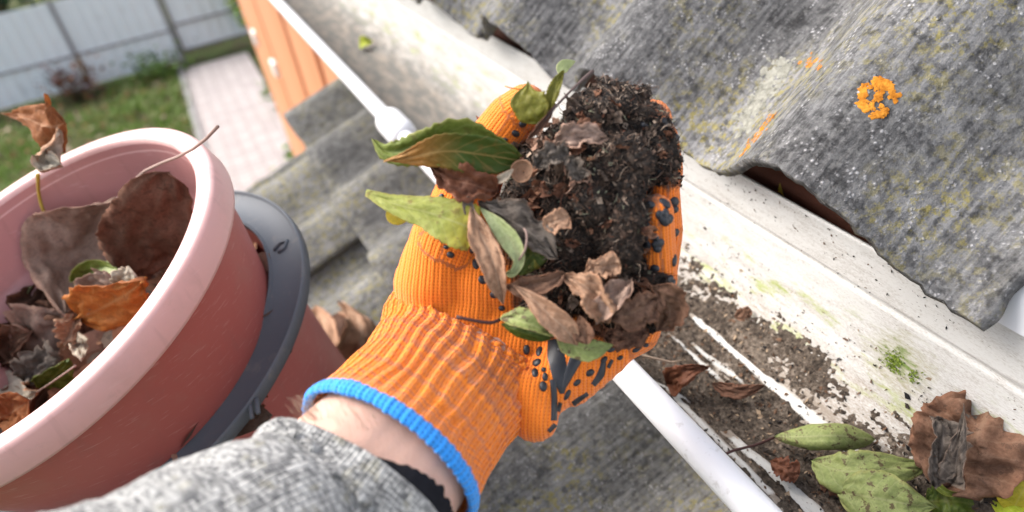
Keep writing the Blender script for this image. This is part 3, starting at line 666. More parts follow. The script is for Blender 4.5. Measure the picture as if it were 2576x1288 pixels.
PROF = dict(
 ovate=lambda s: math.sin(math.pi * min(1, s) ** .75) ** .85, lance=lambda s: math.sin(math.pi * s) ** .75 * (1 - .25 * s),
 round=lambda s: max(0, 1 - (2 * s - 1) ** 2) ** .5, fan=lambda s: min(1, (s * 2.2)) ** .8 * (1 if s < .75 else max(.0, 1 - ((s - .75) / .25) ** 2) ** .5),
 blunt=lambda s: min(1, s * 3) ** .6 * min(1, (1 - s) * 7) ** .5, tri=lambda s: max(.02, 1 - s) * min(1, s * 12), cut=lambda s: (.35 + .65 * math.sin(math.pi * min(1, .15 + s * .55))) * min(1, (1 - s) * 14 + .15))
LN = [0]
def leaf(label, spine, w, prof='ovate', mat='brown', back=None, roll=0, fold=(0, 0), cup=(0, 0), serr=.0, tear=.0, wr=.0, stem=None, stemmat=None, stemr=.0007, name='leaf', group=None, thick=.00035, ns=34, nt=8, skew=0):
    LN[0] += 1; seed = LN[0] * 3.17
    P = catmull(spine, ns); pf = PROF[prof]; V = []; UV = []
    for i, p in enumerate(P):
        s = i / (ns - 1); T = (P[min(i + 1, ns - 1)] - P[max(i - 1, 0)]).normalized(); Vv = (CAMPOS - p).normalized()
        side = T.cross(Vv).normalized(); nn = side.cross(T).normalized()
        if nn.dot(Vv) < 0: nn = -nn
        r = rad(lerpl(roll, s)); side, nn = side * math.cos(r) + nn * math.sin(r), nn * math.cos(r) - side * math.sin(r)
        wid = lerpl(w, s) * pf(s) if isinstance(w, (list, tuple)) else w * pf(s)
        for sg in (-1, 1):
            k = 0 if sg < 0 else 1
            f = rad(lerpl(fold[k], s)); cu = rad(lerpl(cup[k], s)); q = p.copy(); seq = []
            ww = wid * (1 + serr * (1 if (i % 2) else -.6) * (1 if 1 < i < ns - 2 else 0) + 1.2 * tear * noise.noise((s * 6, sg * 3, seed)) + tear * .9 * noise.noise((s * 19, sg * 5, seed + 4)) + .05 * noise.noise((s * 40, sg * 5, seed + 9)))
            for j in range(1, nt + 1):
                a = f + cu * (j - .5) / nt; q = q + (side * sg * math.cos(a) + nn * math.sin(a)) * (ww / nt)
                d = nn * (wr * 1.25 * noise.fractal((s * 5, sg * j / nt * 2.4, seed), .8, 2.1, 4)); seq.append((q + d, sg * j / nt))
            if sg < 0:
                row = [(x, t) for x, t in reversed(seq)] + [(p + nn * wr * noise.noise((s * 4.5, 0, seed)) * .6, 0)]
            else: row += seq
        for x, t in row: V.append(x); UV.append((s, t * .5 + .5))
    nj = 2 * nt + 1; F = [tuple(reversed(f)) for f in grid_faces(ns, nj)]
    bb = P[0]
    o = mk(name, V, F, [LM[mat], LM[back or mat]], uv=UV, origin=tuple(bb)); solid(o, thick, 0, 1 if back else 0)
    tag(o, label, 'leaf', group)
    if stem:
        mb = MB(); mb.tube(catmull(stem, 9), [stemr * (1.25 if i > 7 else 1) for i in range(9)], 7)
        mb.build('stem', stemmat or M_STEM, o)
    return o
def PX(z): return z / FPX
def A(*pts): return [at(*p) for p in pts]

# ------------------------------------------------------------------ red bucket standing in a grey-rimmed tub
def mat_plastic(name, a, b, rough=.42):
    t = NT(name, rough, .4); o = t.obj(); n = t.noise(o, 5, 4); n2 = t.noise(o, 90, 5, .7); c = t.mix(n, a, b)
    sm = t.ramp(n2, [(.60, 0.0), (.72, 1.0)]); c = t.mix(t.math('MULTIPLY', sm, .18), c, (.30, .20, .17, 1))
    sc = t.ramp(t.noise(t.mapping(o, (1, 1, 9), (0.3, 0.2, 0)), 60, 3), [(.62, 0.0), (.7, 1.0)]); c = t.mix(t.math('MULTIPLY', sc, .22), c, (.75, .55, .53, 1)); dm = t.ramp(t.noise(o, 16, 6, .7), [(.50, 0.0), (.68, 1.0)]); c = t.mix(t.math('MULTIPLY', dm, .22), c, (.36, .24, .20, 1)); dr = t.ramp(t.noise(t.mapping(o, (1, 1, .08)), 110, 3), [(.58, 0.0), (.70, 1.0)]); c = t.mix(t.math('MULTIPLY', dr, .16), c, (.26, .12, .11, 1))
    t.color(c); t.rough(t.mix(n2, rough * .85, rough * 1.35)); t.bump(n2, .0003, .4); return t.mat
M_RED = mat_plastic('red_bucket_plastic', (.395, .105, .092, 1), (.445, .135, .118, 1)); M_PINK = mat_plastic('pale_pink_rim_plastic', (.66, .39, .37, 1), (.72, .46, .44, 1), .40)  # rim gets a paler pink than the red body
M_ROSE = mat_plastic('rose_bucket_inside', (.45, .205, .20, 1), (.52, .255, .245, 1)); M_TUBRIM = mat_plain('grey_tub_rim', (.105, .118, .138), .60, .25, .15, 20, .0002, dirt=((.22, .20, .18, 1), 40, .58, .35))  # bucket inside: rose tone between body red and rim pink
BC = CAMPOS + Vector((-.1667, .4993, -.2402)); BN = Vector((-math.tan(rad(16.78)), -math.tan(rad(6.34)), 1)).normalized()
def lathe(C, n, prof, name, mat, parent, seg=112, sm=True, bev=0):
    n = Vector(n).normalized(); u = n.cross(Vector((0, 1, 0))).normalized(); v = n.cross(u); V = []
    for k in range(seg):
        a = 2 * math.pi * k / seg; d = u * math.cos(a) + v * math.sin(a)
        for r, h in prof: V.append(C + d * r + n * h)
    return mk(name, V, [tuple(reversed(f)) for f in grid_faces(seg, len(prof), True, False)], mat, parent, smooth=sm)
bucket = empty('bucket', tuple(BC - BN * .25), 'red plastic bucket with pale pink rim half full of dry leaves', 'bucket')
lathe(BC, BN, [(.1425, -.0215), (.1350, -.06), (.1245, -.0985), (.112, -.15), (.100, -.235), (.097, -.24), (.03, -.241)], 'body', M_RED, bucket)
lathe(BC, BN, [(.03, -.236), (.0935, -.235), (.0975, -.228), (.1090, -.150), (.1215, -.0985), (.1290, -.061), (.1300, -.0600), (.1312, -.0560), (.1330, -.030), (.1352, -.0045)], 'inner_wall', M_ROSE, bucket)
lathe(BC, BN, [(.1345, -.012), (.1355, -.004), (.1368, -.0012), (.1390, -.0002), (.1470, 0.0), (.1492, -.0010), (.1505, -.0035), (.1520, -.0195), (.1515, -.0222), (.1490, -.0230), (.1420, -.0205)], 'rim', M_PINK, bucket)
D0 = CAMPOS + Vector((-.1399, .5251, -.3330)); DN = Vector((-math.tan(rad(16.5)), -math.tan(rad(7.15)), 1)).normalized()
tub = empty('tub', tuple(D0 - DN * .24), 'low red tub with a wide dark grey rim on the lower roof under the bucket', 'tub')
lathe(D0, DN, [(.1335, -.007), (.128, -.05), (.114, -.15), (.104, -.245), (.100, -.250), (.02, -.252)], 'body', M_RED, tub)
lathe(D0, DN, [(.02, -.248), (.099, -.244), (.110, -.15), (.1245, -.05), (.1315, -.006)], 'inner_wall', M_RED, tub)
lathe(D0, DN, [(0.1315, -0.012), (0.1312, -0.002), (0.1318, 0.0012), (0.1328, 0.0012), (0.1334, -0.0012), (0.1344, -0.0022), (0.1586, -0.0022), (0.1596, -0.0012), (0.1602, 0.0012), (0.1614, 0.0012), (0.1622, -0.0005), (0.1624, -0.0085), (0.161, -0.009), (0.1602, -0.006), (0.135, -0.006), (0.1344, -0.012), (0.1315, -0.012)], 'rim', M_TUBRIM, tub)
Du = DN.cross(Vector((0, 1, 0))).normalized(); Dv = DN.cross(Du)
def on_rim(px, py, lift):
    r = ray(px, py); C = D0 + DN * lift; return CAMPOS + r * ((C - CAMPOS).dot(DN) / r.dot(DN))
for seq in ([(690, 630), (704, 612), (722, 606), (716, 624), (700, 636)], [(628, 1003), (634, 1052)], [(645, 1003), (650, 1040)], [(130, 1272), (185, 1262)], [(140, 1282), (190, 1270)]):
    mb = MB(); mb.tube([on_rim(x, y, -.0018) for x, y in seq], .0016, 6); mb.build('rim_clip', M_TUBRIM, tub)
# leaf litter lying in the tub round the bucket and in the bottom of the bucket
LITM = [LM['brown'], LM['taupe'], LM['grey'], LM['darkbrown'], LM['tan']]
def litter(name, C, n, r0, r1, h, count, size, label, extra=None):
    u = n.cross(Vector((0, 1, 0))).normalized(); v = n.cross(u); mb = MB()
    for _ in range(count):
        a = random.uniform(0, 6.283); r = math.sqrt(random.uniform(r0 * r0, r1 * r1)); p = C + u * math.cos(a) * r + v * math.sin(a) * r - n * (h + random.uniform(-.012, .012))
        d = Vector((random.gauss(0, 1), random.gauss(0, 1), random.gauss(0, .5))).normalized(); w = (n + Vector((random.gauss(0, .5), random.gauss(0, .5), 0))).cross(d).normalized(); L = size * random.uniform(.5, 1.2); nn = d.cross(w)
        pts = []; k = 5; bend = random.uniform(-.5, .5)
        for i in range(k):
            s = i / (k - 1); c = p + d * (s - .5) * L + nn * (bend * L * (s - .5) ** 2); ww = L * .32 * math.sin(math.pi * (.08 + .84 * s)); f = random.uniform(-.1, .3) * ww
            pts += [c - w * ww + nn * f, c, c + w * ww + nn * f]
        mb.add(pts, grid_faces(k, 3), random.randrange(5))
    o = mb.build(name, LITM, origin=tuple(C - n * (h + .02))); stuff(o); tag(o, label, 'leaf litter'); return o
# litter bed under the tub leaves and under the bucket leaves
litter('leaf_litter', BC, BN, .0, .118, .118, 420, .055, 'broken brown leaf litter in the bottom of the bucket')
def B(*pts):                                   # points inside the bucket: px, py, metres below the rim plane
    out = []
    for px, py, d in pts:
        r = ray(px, py); C = BC - BN * d; out.append(CAMPOS + r * ((C - CAMPOS).dot(BN) / r.dot(BN)))
    return out
bg = 'dry leaves in the red bucket'
leaf('large dark brown rounded leaf leaning on the bucket wall at the right', B((330, 690, .075), (350, 620, .055), (385, 540, .030), (425, 435, .006)), .031, 'round', 'darkbrown', roll=(-10, -4), fold=(8, -6), cup=(-26, 22), serr=.03, tear=.10, wr=.005, group=bg)
leaf('big taupe ridged leaf in the bucket with a very long grey stalk', B((292, 505, .035), (230, 580, .055), (175, 660, .070), (165, 800, .080)), .046, 'ovate', 'taupe', roll=(30, 10, 0), fold=(18, 20), cup=(30, -30), tear=.12, wr=.007,
     stem=B((548, 318, -.035), (500, 365, -.022), (440, 398, -.010), (372, 425, .004), (320, 470, .022), (292, 505, .035)), stemmat=M_STEMG, stemr=.0011, group=bg)
leaf('curled brown leaf standing at the left of the taupe leaf', B((135, 540, .035), (85, 575, .048), (65, 650, .062), (55, 745, .082)), .024, 'blunt', 'brown', 'taupe', roll=(20, 50, 40), fold=(40, -20), cup=(70, 20), tear=.15, wr=.004, group=bg,
     stem=B((135, 540, .035), (112, 535, .025), (98, 490, .012), (95, 440, -.010)), stemmat=M_STEMY, stemr=.0013)
leaf('narrow pale green leaf at the left edge of the bucket pile', B((5, 832, .088), (20, 795, .08), (45, 755, .072), (80, 722, .066)), .014, 'ovate', 'pale', 'green', roll=20, fold=(10, 30), cup=(20, 20), wr=.002, group=bg)
leaf('torn dark brown leaf below the pale green leaf', B((115, 700, .072), (95, 790, .082), (60, 860, .09), (30, 930, .098)), .028, 'blunt', 'darkbrown', roll=(-20, 20), fold=(10, 20), cup=(30, 20), tear=.5, wr=.008, group=bg)
leaf('flat torn taupe leaf in the middle of the bucket pile', B((195, 780, .085), (150, 820, .088), (110, 850, .092), (70, 885, .096)), .030, 'fan', 'taupe', roll=(0, 10), fold=(-5, 8), cup=(10, -14), tear=.35, wr=.006, group=bg)
leaf('bright green curled leaf under the big dark leaf', B((205, 775, .078), (205, 710, .070), (245, 680, .064), (320, 690, .066)), .016, 'lance', 'green', 'deep', roll=(-30, 30), fold=(30, 0), cup=(40, -20), wr=.003, group=bg)
leaf('rolled light green leaf between the brown leaves in the bucket', B((240, 700, .066), (270, 685, .062), (305, 690, .062)), .015, 'ovate', 'pale', roll=10, fold=(-30, -30), cup=(-40, -40), wr=.002, group=bg)
leaf('orange rust coloured leaf against the front rim of the bucket', B((205, 800, .072), (255, 775, .060), (310, 745, .050), (365, 705, .040)), .026, 'ovate', 'orange', 'rust', roll=(10, -10), fold=(20, -16), cup=(30, -30), tear=.2, wr=.006, group=bg)
leaf('small crumpled grey brown leaf above the orange leaf', B((215, 750, .066), (245, 725, .058), (290, 712, .054)), .015, 'blunt', 'taupe', 'grey', roll=10, fold=(20, 20), cup=(40, 40), tear=.4, wr=.006, group=bg)
leaf('cream leaf tip showing above the orange leaf', B((290, 720, .052), (315, 703, .046), (345, 700, .043)), .009, 'blunt', 'cream', roll=0, fold=(10, 10), cup=(20, 20), tear=.3, wr=.003, group=bg)
leaf('cream and tan curled leaf lowest in the bucket at the left', B((-10, 965, .098), (25, 985, .096), (60, 1000, .09), (95, 985, .085)), .017, 'ovate', 'cream', 'tan', roll=20, fold=(10, 30), cup=(30, 40), tear=.2, wr=.004, group=bg,
     stem=B((95, 985, .085), (140, 955, .075), (190, 920, .062)), stemmat=M_STEMG)
leaf('small deep green leaf low in the bucket', B((105, 975, .088), (140, 945, .082), (175, 905, .074)), .013, 'ovate', 'deep', 'green', roll=-10, fold=(20, 0), cup=(20, -20), tear=.15, wr=.003, group=bg)
leaf('brown leaf scrap at the bottom left rim of the bucket', B((-20, 1060, .085), (25, 1040, .078), (70, 1010, .068)), .016, 'blunt', 'rust', 'brown', roll=0, fold=(0, 20), cup=(30, 10), tear=.4, wr=.004, group=bg)
leaf('cream leaf splinter beside the dark gap under the orange leaf', B((190, 840, .085), (198, 875, .082), (205, 905, .078)), .008, 'lance', 'cream', roll=10, fold=(20, 20), tear=.2, wr=.002, group=bg)
leaf('brown withered leaf deep between torn leaves in the bucket', B((180, 690, .085), (200, 760, .095), (215, 830, .10)), .028, 'blunt', 'brown', roll=(10, 0), fold=(10, 10), cup=(20, 30), tear=.4, wr=.008, group=bg)
leaf('dark leaf deep in the bucket below the curled brown leaf', B((100, 730, .10), (150, 750, .105), (200, 800, .11)), .03, 'blunt', 'darkbrown', fold=(10, 10), cup=(20, 30), tear=.4, wr=.008, group=bg)
leaf('orange brown shrivelled leaf hanging in the air over the back rim of the bucket', B((8, 287, -.040), (70, 300, -.040), (120, 318, -.034), (165, 312, -.030)), [.004, .013, .024, .012], 'fan', 'rust', 'orange', roll=(10, 20), fold=(10, -24), cup=(20, -40), tear=.3, wr=.004, group=bg)
leaf('twisted cream leaf end hanging under the shrivelled orange brown leaf', B((150, 325, -.030), (125, 380, -.020), (110, 410, -.016), (158, 420, -.012)), .010, 'blunt', 'cream', 'tan', roll=(60, 10, 30), fold=(20, 10), cup=(30, 50), tear=.3, wr=.004, group=bg)
leaf('brown curled leaf at the far left edge of the bucket pile', B((-15, 930, .09), (20, 880, .085), (45, 850, .08), (75, 835, .078)), .017, 'blunt', 'brown', 'taupe', roll=(20, 0), fold=(20, 30), cup=(40, 40), tear=.4, wr=.006, group=bg)
leaf('tan torn leaf strip standing left of the orange leaf', B((165, 880, .082), (180, 835, .074), (192, 790, .068)), .010, 'blunt', 'tan', 'brown', roll=(30, 10), fold=(20, 30), cup=(30, 40), tear=.5, wr=.005, group=bg)
leaf('grey brown ragged leaf low in front of the torn taupe leaf', B((60, 960, .092), (100, 920, .088), (150, 900, .084)), .016, 'blunt', 'grey', 'brown', roll=(0, 20), fold=(10, 30), cup=(30, 30), tear=.5, wr=.006, group=bg)
# dry leaves on the lower roof next to the tub
def LR(*pts):
    nr = Vector((-math.sin(LTH), 0, math.cos(LTH))); e = Vector((LX, 0, CAM_H + LZ)); out = []
    for px, py, h in pts:
        r = ray(px, py); out.append(CAMPOS + r * ((e + nr * h - CAMPOS).dot(nr) / r.dot(nr)))
    return out
leaf('large curled tan leaf on the lower roof between tub and glove', LR((868, 915, .03), (905, 870, .055), (905, 810, .06), (860, 765, .045)), .034, 'ovate', 'tan', 'brown', roll=(20, -10), fold=(25, -30), cup=(70, -60), tear=.35, wr=.012)
leaf('narrow dry brown leaf on the lower roof close to the tub rim', LR((848, 935, .03), (832, 880, .05), (815, 820, .055), (795, 770, .045)), .020, 'lance', 'tan', 'brown', roll=(20, 30), fold=(30, 10), cup=(40, 10), tear=.2, wr=.005)
leaf('dark wet leaf between the two dry leaves on the lower roof', LR((868, 915, .02), (850, 870, .025), (825, 800, .025)), .020, 'blunt', 'darkbrown', fold=(10, 10), cup=(20, 20), tear=.3, wr=.004)

# ------------------------------------------------------------------ leaves in the gutter
def T(*pts):                                   # px, py, metres above the gutter floor level
    out = []
    for px, py, h in pts:
        r = ray(px, py); out.append(CAMPOS + r * ((-.391 + h) / r.z))
    return out
gg = 'leaves lying in the gutter'
leaf('rolled dull green leaf with a long dark red stalk lying across the gutter', T((1948, 1100, .012), (2030, 1098, .022), (2110, 1096, .026), (2200, 1105, .014)), .0120, 'blunt', 'dull', 'green', roll=(0, 0), fold=(-20, 15), cup=(-60, -100), wr=.001, group=gg,
     stem=T((1948, 1100, .012), (1900, 1120, .016), (1840, 1135, .018), (1792, 1162, .016)), stemr=.0009)
leaf('broad spotted green leaf below the rolled leaf in the gutter', T((2045, 1160, .012), (2120, 1185, .022), (2230, 1180, .026), (2345, 1175, .018)), .0135, 'ovate', 'dull', 'green', roll=(0, 0), fold=(-12, 24), cup=(-20, -30), tear=.10, wr=.0025, group=gg)
leaf('pale spotted green leaf cut by the lower edge of the picture', T((2105, 1238, .014), (2190, 1250, .024), (2270, 1265, .026), (2350, 1275, .02)), .0155, 'ovate', 'dull', 'pale', roll=(0, -10), fold=(6, 10), cup=(-20, -20), tear=.06, wr=.002, group=gg)
leaf('curled green leaf edge between the green leaves and the grey brown leaf', T((2350, 1155, .03), (2345, 1200, .03), (2375, 1235, .026), (2430, 1245, .02)), .0050, 'lance', 'green', 'pale', roll=(30, -20), fold=(30, 30), cup=(60, 60), group=gg)
leaf('large grey brown leaf with a dark stain at the right in the gutter', T((2370, 1230, .020), (2420, 1150, .040), (2465, 1080, .055), (2500, 1000, .062)), .030, 'round', 'brown', 'grey', roll=(8, -8), fold=(-14, 18), cup=(26, -44), serr=.008, tear=.07, wr=.009, group=gg)
leaf('dark pointed folded leaf standing on the large grey brown leaf', T((2400, 1215, .040), (2408, 1150, .056), (2420, 1085, .070), (2426, 1018, .078)), .0095, 'tri', 'grey', 'darkbrown', roll=(20, 10), fold=(35, 35), cup=(10, 10), tear=.25, wr=.003, group=gg)
leaf('dark crumpled leaf lobe left of the pointed folded leaf', T((2350, 1225, .036), (2365, 1160, .050), (2372, 1100, .058), (2365, 1060, .058)), .011, 'blunt', 'grey', 'brown', roll=(-20, -30), fold=(30, 10), cup=(20, 10), tear=.3, wr=.004, group=gg)
leaf('lime green leaf at the lower right corner of the gutter', T((2490, 1260, .018), (2540, 1248, .026), (2600, 1240, .026)), .016, 'blunt', 'lime', roll=10, fold=(-10, 10), cup=(-10, 20), group=gg)
leaf('yellow leaf edge at the right border above the lime green leaf', T((2545, 1290, .02), (2570, 1240, .034), (2600, 1195, .040)), .010, 'ovate', 'yellow', 'lime', roll=-20, fold=(0, 10), group=gg)
leaf('brown dry leaf beside the glove in the gutter', T((1680, 965, .006), (1715, 945, .020), (1750, 930, .024), (1782, 922, .016)), .0125, 'tri', 'redbrown', 'brown', roll=(-8, -20), fold=(0, 30), cup=(20, 10), tear=.2, wr=.003, group=gg)
leaf('narrow dark leaf pressed into the dirt next to the scraped streaks', T((1790, 965, .008), (1850, 985, .010), (1925, 970, .012)), .0060, 'lance', 'darkbrown', fold=(10, 0), cup=(10, 20), tear=.3, wr=.002, group=gg)
leaf('brown leaf scrap half hidden under the green gutter leaves', T((1940, 1160, .007), (1975, 1180, .010), (2010, 1195, .008)), .0065, 'blunt', 'redbrown', tear=.4, wr=.002, group=gg)
leaf('dark brown leaf scrap in the shade below the broad green leaf', T((2060, 1205, .006), (2110, 1215, .008), (2160, 1225, .006)), .009, 'blunt', 'darkbrown', tear=.4, wr=.002, group=gg)
leaf('dark leaf under the lime green leaf at the corner', T((2330, 1262, .010), (2400, 1262, .014), (2490, 1275, .012)), .014, 'blunt', 'deep', 'olive', tear=.3, wr=.003, group=gg)
leaf('small rusty leaf scrap on the dirty slope behind the streaks', T((1850, 800, .022), (1870, 790, .024), (1890, 782, .024)), .005, 'blunt', 'brown', tear=.4, wr=.001, group=gg)
leaf('tiny yellow green leaf far along the gutter floor', T((905, 112, .004), (918, 106, .012), (938, 103, .010)), .012, 'ovate', 'lime', 'olive', roll=20, fold=(10, 30), group=gg)
leaf('small yellow leaf wedged under the arch of the roof sheet', A((1968, 448, .50), (1988, 470, .50), (2008, 495, .50)), .008, 'blunt', 'yellow', tear=.2)
mb = MB(); mb.tube(T((2510, 1020, .035), (2511, 985, .05), (2512, 936, .068)), [.0011, .0010, .0012], 7)
tag(mb.build('twig', M_STEM), 'thin black twig standing upright behind the grey brown leaf', 'twig')
mb = MB(); mb.tube(T((1570, 870, .03), (1620, 895, .03), (1690, 912, .022), (1720, 905, .018)), [.0008, .001, .0009, .0007], 6)
tag(mb.build('twig', mat_plain('pale_twig', (.36, .27, .2), .8, .2, .3, 80)), 'thin pale curved twig in the dirt under the glove', 'twig')
# ------------------------------------------------------------------ the person: bare forearm, knitted glove, sleeve
def knit_mat(name, a, b, dark, per=.0019, row=.0016, ribs=None, pits=0.75, rough=.85):
    t = NT(name, rough, .15); uv = t.uv(); s = t.sep(uv); o = t.obj()
    wob = t.math('MULTIPLY', t.math('SUBTRACT', t.noise(o, 60, 2), .5), .0012)
    u = t.math('ADD', s[0], wob); v = s[1]
    cx = t.math('FRACT', t.math('DIVIDE', u, per)); ca = t.math('MULTIPLY', t.math('ABSOLUTE', t.math('SUBTRACT', cx, .5)), 2.0)   # 0 mid column, 1 between columns
    rv = t.math('FRACT', t.math('ADD', t.math('DIVIDE', v, row), t.math('MULTIPLY', ca, .5))); ra = t.math('MULTIPLY', t.math('ABSOLUTE', t.math('SUBTRACT', rv, .5)), 2.0)
    loop = t.math('MULTIPLY', t.math('SUBTRACT', 1.0, t.math('POWER', ca, 2.2)), t.math('SUBTRACT', 1.0, t.math('MULTIPLY', t.math('POWER', ra, 2.0), .55)))
    n = t.noise(o, 45, 4, .6); n2 = t.noise(o, 900, 2)
    c = t.mix(n, a, b); pit = t.math('MULTIPLY', t.ramp(ca, [(.55, 0.0), (.88, 1.0)]), t.ramp(ra, [(.25, 0.12), (.75, 1.0)]))
    c = t.mix(t.math('MULTIPLY', pit, pits), c, dark); c = t.mix(t.math('MULTIPLY', n2, .18), c, dark)
    at_ = t.n.new('ShaderNodeAttribute'); at_.attribute_name = 'soil'
    if name == 'orange_knit':
        sm = t.ramp(t.math('ADD', at_.outputs['Fac'], t.math('MULTIPLY', t.math('SUBTRACT', t.noise(o, 130, 5, .7), .5), 1.1)), [(.42, 0.0), (.62, 1.0)]); c = t.mix(t.math('MULTIPLY', sm, .85), c, (.035, .022, .014, 1))
    t.color(c); t.bump(loop, .0007, .8); t.bump(n2, .0002, .5)
    t.b.inputs['Sheen Weight'].default_value = .25; t.b.inputs['Sheen Roughness'].default_value = .5
    return t.mat
M_GLOVE = knit_mat('orange_knit', (.90, .212, .017, 1), (.96, .27, .030, 1), (.60, .085, .005, 1))
M_CUFF = knit_mat('orange_rib_knit', (.90, .232, .021, 1), (.97, .30, .038, 1), (.58, .08, .005, 1), .0019, .0016)
M_HEM = knit_mat('blue_overlock_hem', (.025, .27, .80, 1), (.045, .36, .92, 1), (.008, .05, .24, 1), .0024, .0020, pits=.75)
M_PRINT = mat_plain('black_rubber_print', (.018, .020, .026), .38, .45, .2, 200, .0002)
def mat_skin():
    t = NT('skin', .55, .35); o = t.obj(); n = t.noise(o, 40, 5, .6); n2 = t.noise(o, 700, 3, .6)
    c = t.mix(n, (.56, .335, .255, 1), (.68, .44, .35, 1)); c = t.mix(t.math('MULTIPLY', n2, .2), c, (.55, .27, .20, 1)); t.color(c); t.bump(n2, .0004, .5); t.bump(n, .001, .2)
    t.b.inputs['Subsurface Weight'].default_value = .12; t.b.inputs['Subsurface Radius'].default_value = (.006, .002, .001); t.b.inputs['Subsurface Scale'].default_value = .6; return t.mat
M_SKIN = mat_skin()
def mat_sleeve():
    t = NT('grey_marl_knit', .95, .1); uv = t.uv(); s = t.sep(uv); o = t.obj(); per, row = .0025, .0023
    u = t.math('ADD', s[0], t.math('MULTIPLY', t.math('SUBTRACT', t.noise(o, 35, 3), .5), .0022)); v = t.math('ADD', s[1], t.math('MULTIPLY', t.math('SUBTRACT', t.noise(o, 50, 3), .5), .0016))
    cx = t.math('FRACT', t.math('DIVIDE', u, per)); ca = t.math('MULTIPLY', t.math('ABSOLUTE', t.math('SUBTRACT', cx, .5)), 2.0)
    rv = t.math('FRACT', t.math('ADD', t.math('DIVIDE', v, row), t.math('MULTIPLY', ca, .55))); ra = t.math('MULTIPLY', t.math('ABSOLUTE', t.math('SUBTRACT', rv, .5)), 2.0)
    loop = t.math('MULTIPLY', t.math('SUBTRACT', 1.0, t.math('POWER', ca, 2.6)), t.math('SUBTRACT', 1.0, t.math('MULTIPLY', t.math('POWER', ra, 1.6), .7)))
    idn = t.n.new('ShaderNodeTexWhiteNoise'); idn.noise_dimensions = '2D'
    t.l.new(t.comb(t.math('FLOOR', t.math('DIVIDE', u, per)), t.math('FLOOR', t.math('DIVIDE', v, row * 1.0))), idn.inputs['Vector'])
    n = t.noise(o, 120, 5, .7); n2 = t.noise(o, 900, 3)
    m_ = t.math('ADD', t.math('MULTIPLY', idn.outputs['Value'], .38), t.math('MULTIPLY', n, .68))
    c = t.ramp(m_, [(.34, (.070, .070, .072, 1)), (.47, (.25, .245, .235, 1)), (.68, (.60, .59, .565, 1))])
    c = t.mix(t.math('MULTIPLY', t.ramp(t.noise(o, 100, 3), [(.60, 0.0), (.68, 1.0)]), .35), c, (.40, .35, .18, 1))
    gap = t.ramp(loop, [(.0, 1.0), (.28, 0.0)]); c = t.mix(t.math('MULTIPLY', gap, .62), c, (.12, .12, .125, 1)); c = t.mix(t.math('MULTIPLY', n2, .3), c, (.3, .3, .3, 1))
    t.color(c); t.bump(loop, .0009, .9); t.bump(n2, .0006, .7); t.b.inputs['Sheen Weight'].default_value = .3; return t.mat
M_SLEEVE = mat_sleeve()
M_LINING = mat_plain('black_sleeve_lining', (.016, .016, .020), .9, .1, .4, 300, .0008)

def cc(px, py, z): return Vector(((px - 1288) / FPX * z, (py - 644) / FPX * z, z))     # camera frame, metres
def wv(v): return CAMPOS + c2w(v)
BONES = [  # px, py, depth, radius px -> px, py, depth, radius px, group
 (1088, 715, .349, 98, 1130, 585, .347, 90, 'palm'), (1078, 800, .350, 84, 1090, 715, .349, 90, 'palm'), (1125, 620, .346, 92, 1200, 420, .346, 74, 'thumb'), (1200, 420, .346, 74, 1285, 300, .342, 64, 'thumb'), (1285, 300, .342, 64, 1322, 266, .337, 55, 'thumb'),
 (1120, 860, .352, 100, 1440, 430, .362, 74, 'palm'), (1180, 880, .354, 98, 1500, 540, .366, 72, 'palm'), (1230, 920, .352, 92, 1510, 670, .366, 70, 'palm'), (1290, 985, .347, 80, 1480, 850, .362, 68, 'palm'),
 (1320, 1015, .338, 76, 1440, 905, .346, 84, 'palm'), (1345, 1050, .333, 62, 1318, 985, .334, 62, 'palm'), (1200, 700, .358, 125, 1380, 700, .362, 120, 'palm'),
 (1430, 950, .346, 74, 1530, 880, .350, 62, 'palm'),
 (1440, 430, .364, 62, 1575, 330, .366, 56, 'f1'), (1575, 330, .366, 56, 1640, 300, .352, 50, 'f1'), (1640, 300, .352, 50, 1642, 312, .334, 44, 'f1'),
 (1510, 640, .368, 64, 1632, 560, .368, 58, 'f2'), (1632, 560, .368, 58, 1668, 430, .354, 50, 'f2'), (1668, 430, .354, 50, 1662, 345, .338, 43, 'f2'),
 (1510, 790, .364, 62, 1640, 735, .360, 56, 'f3'), (1640, 735, .360, 56, 1672, 580, .342, 46, 'f3'), (1672, 580, .342, 46, 1668, 430, .330, 38, 'f3'),
 (1490, 885, .354, 62, 1608, 838, .350, 50, 'f4'), (1608, 838, .350, 50, 1656, 700, .334, 48, 'f4'), (1656, 700, .334, 48, 1650, 532, .320, 45, 'f4')]
def bone_mesh(scale, extra=()):
    mb = MB()
    for b in list(BONES) + list(extra):
        mb.capsule(at(*b[:3]), at(*b[4:7]), b[3] * b[2] / FPX * scale, b[7] * b[6] / FPX * scale, 20, 6)
    return mb
# cuff sections: px, py, depth, half width (m), half depth (m)
CS = [(982, 1142, .300, .0425, .036), (1030, 1078, .3105, .0408, .033), (1085, 1010, .322, .0400, .030), (1138, 940, .336, .0425, .025), (1172, 888, .347, .0470, .0225), (1195, 850, .351, .047, .0175)]
def cuff_frame(s):
    k = len(CS) - 1; P = [cc(*c[:3]) for c in CS]; c = catmull(P, 41)
    i = min(int(round(s * 40)), 40); T = (c[min(i + 1, 40)] - c[max(i - 1, 0)]).normalized()
    ce = c[i]; vw = (-ce).normalized(); lat = T.cross(vw).normalized(); dep = lat.cross(T).normalized()
    if dep.dot(vw) < 0: dep = -dep
    u = s * k; j = min(int(u), k - 1); f = u - j; f2 = f * f * (3 - 2 * f)
    A_ = CS[j][3] + (CS[j+1][3] - CS[j][3]) * f2; B_ = CS[j][4] + (CS[j+1][4] - CS[j][4]) * f2
    return ce, T, lat, dep, A_, B_
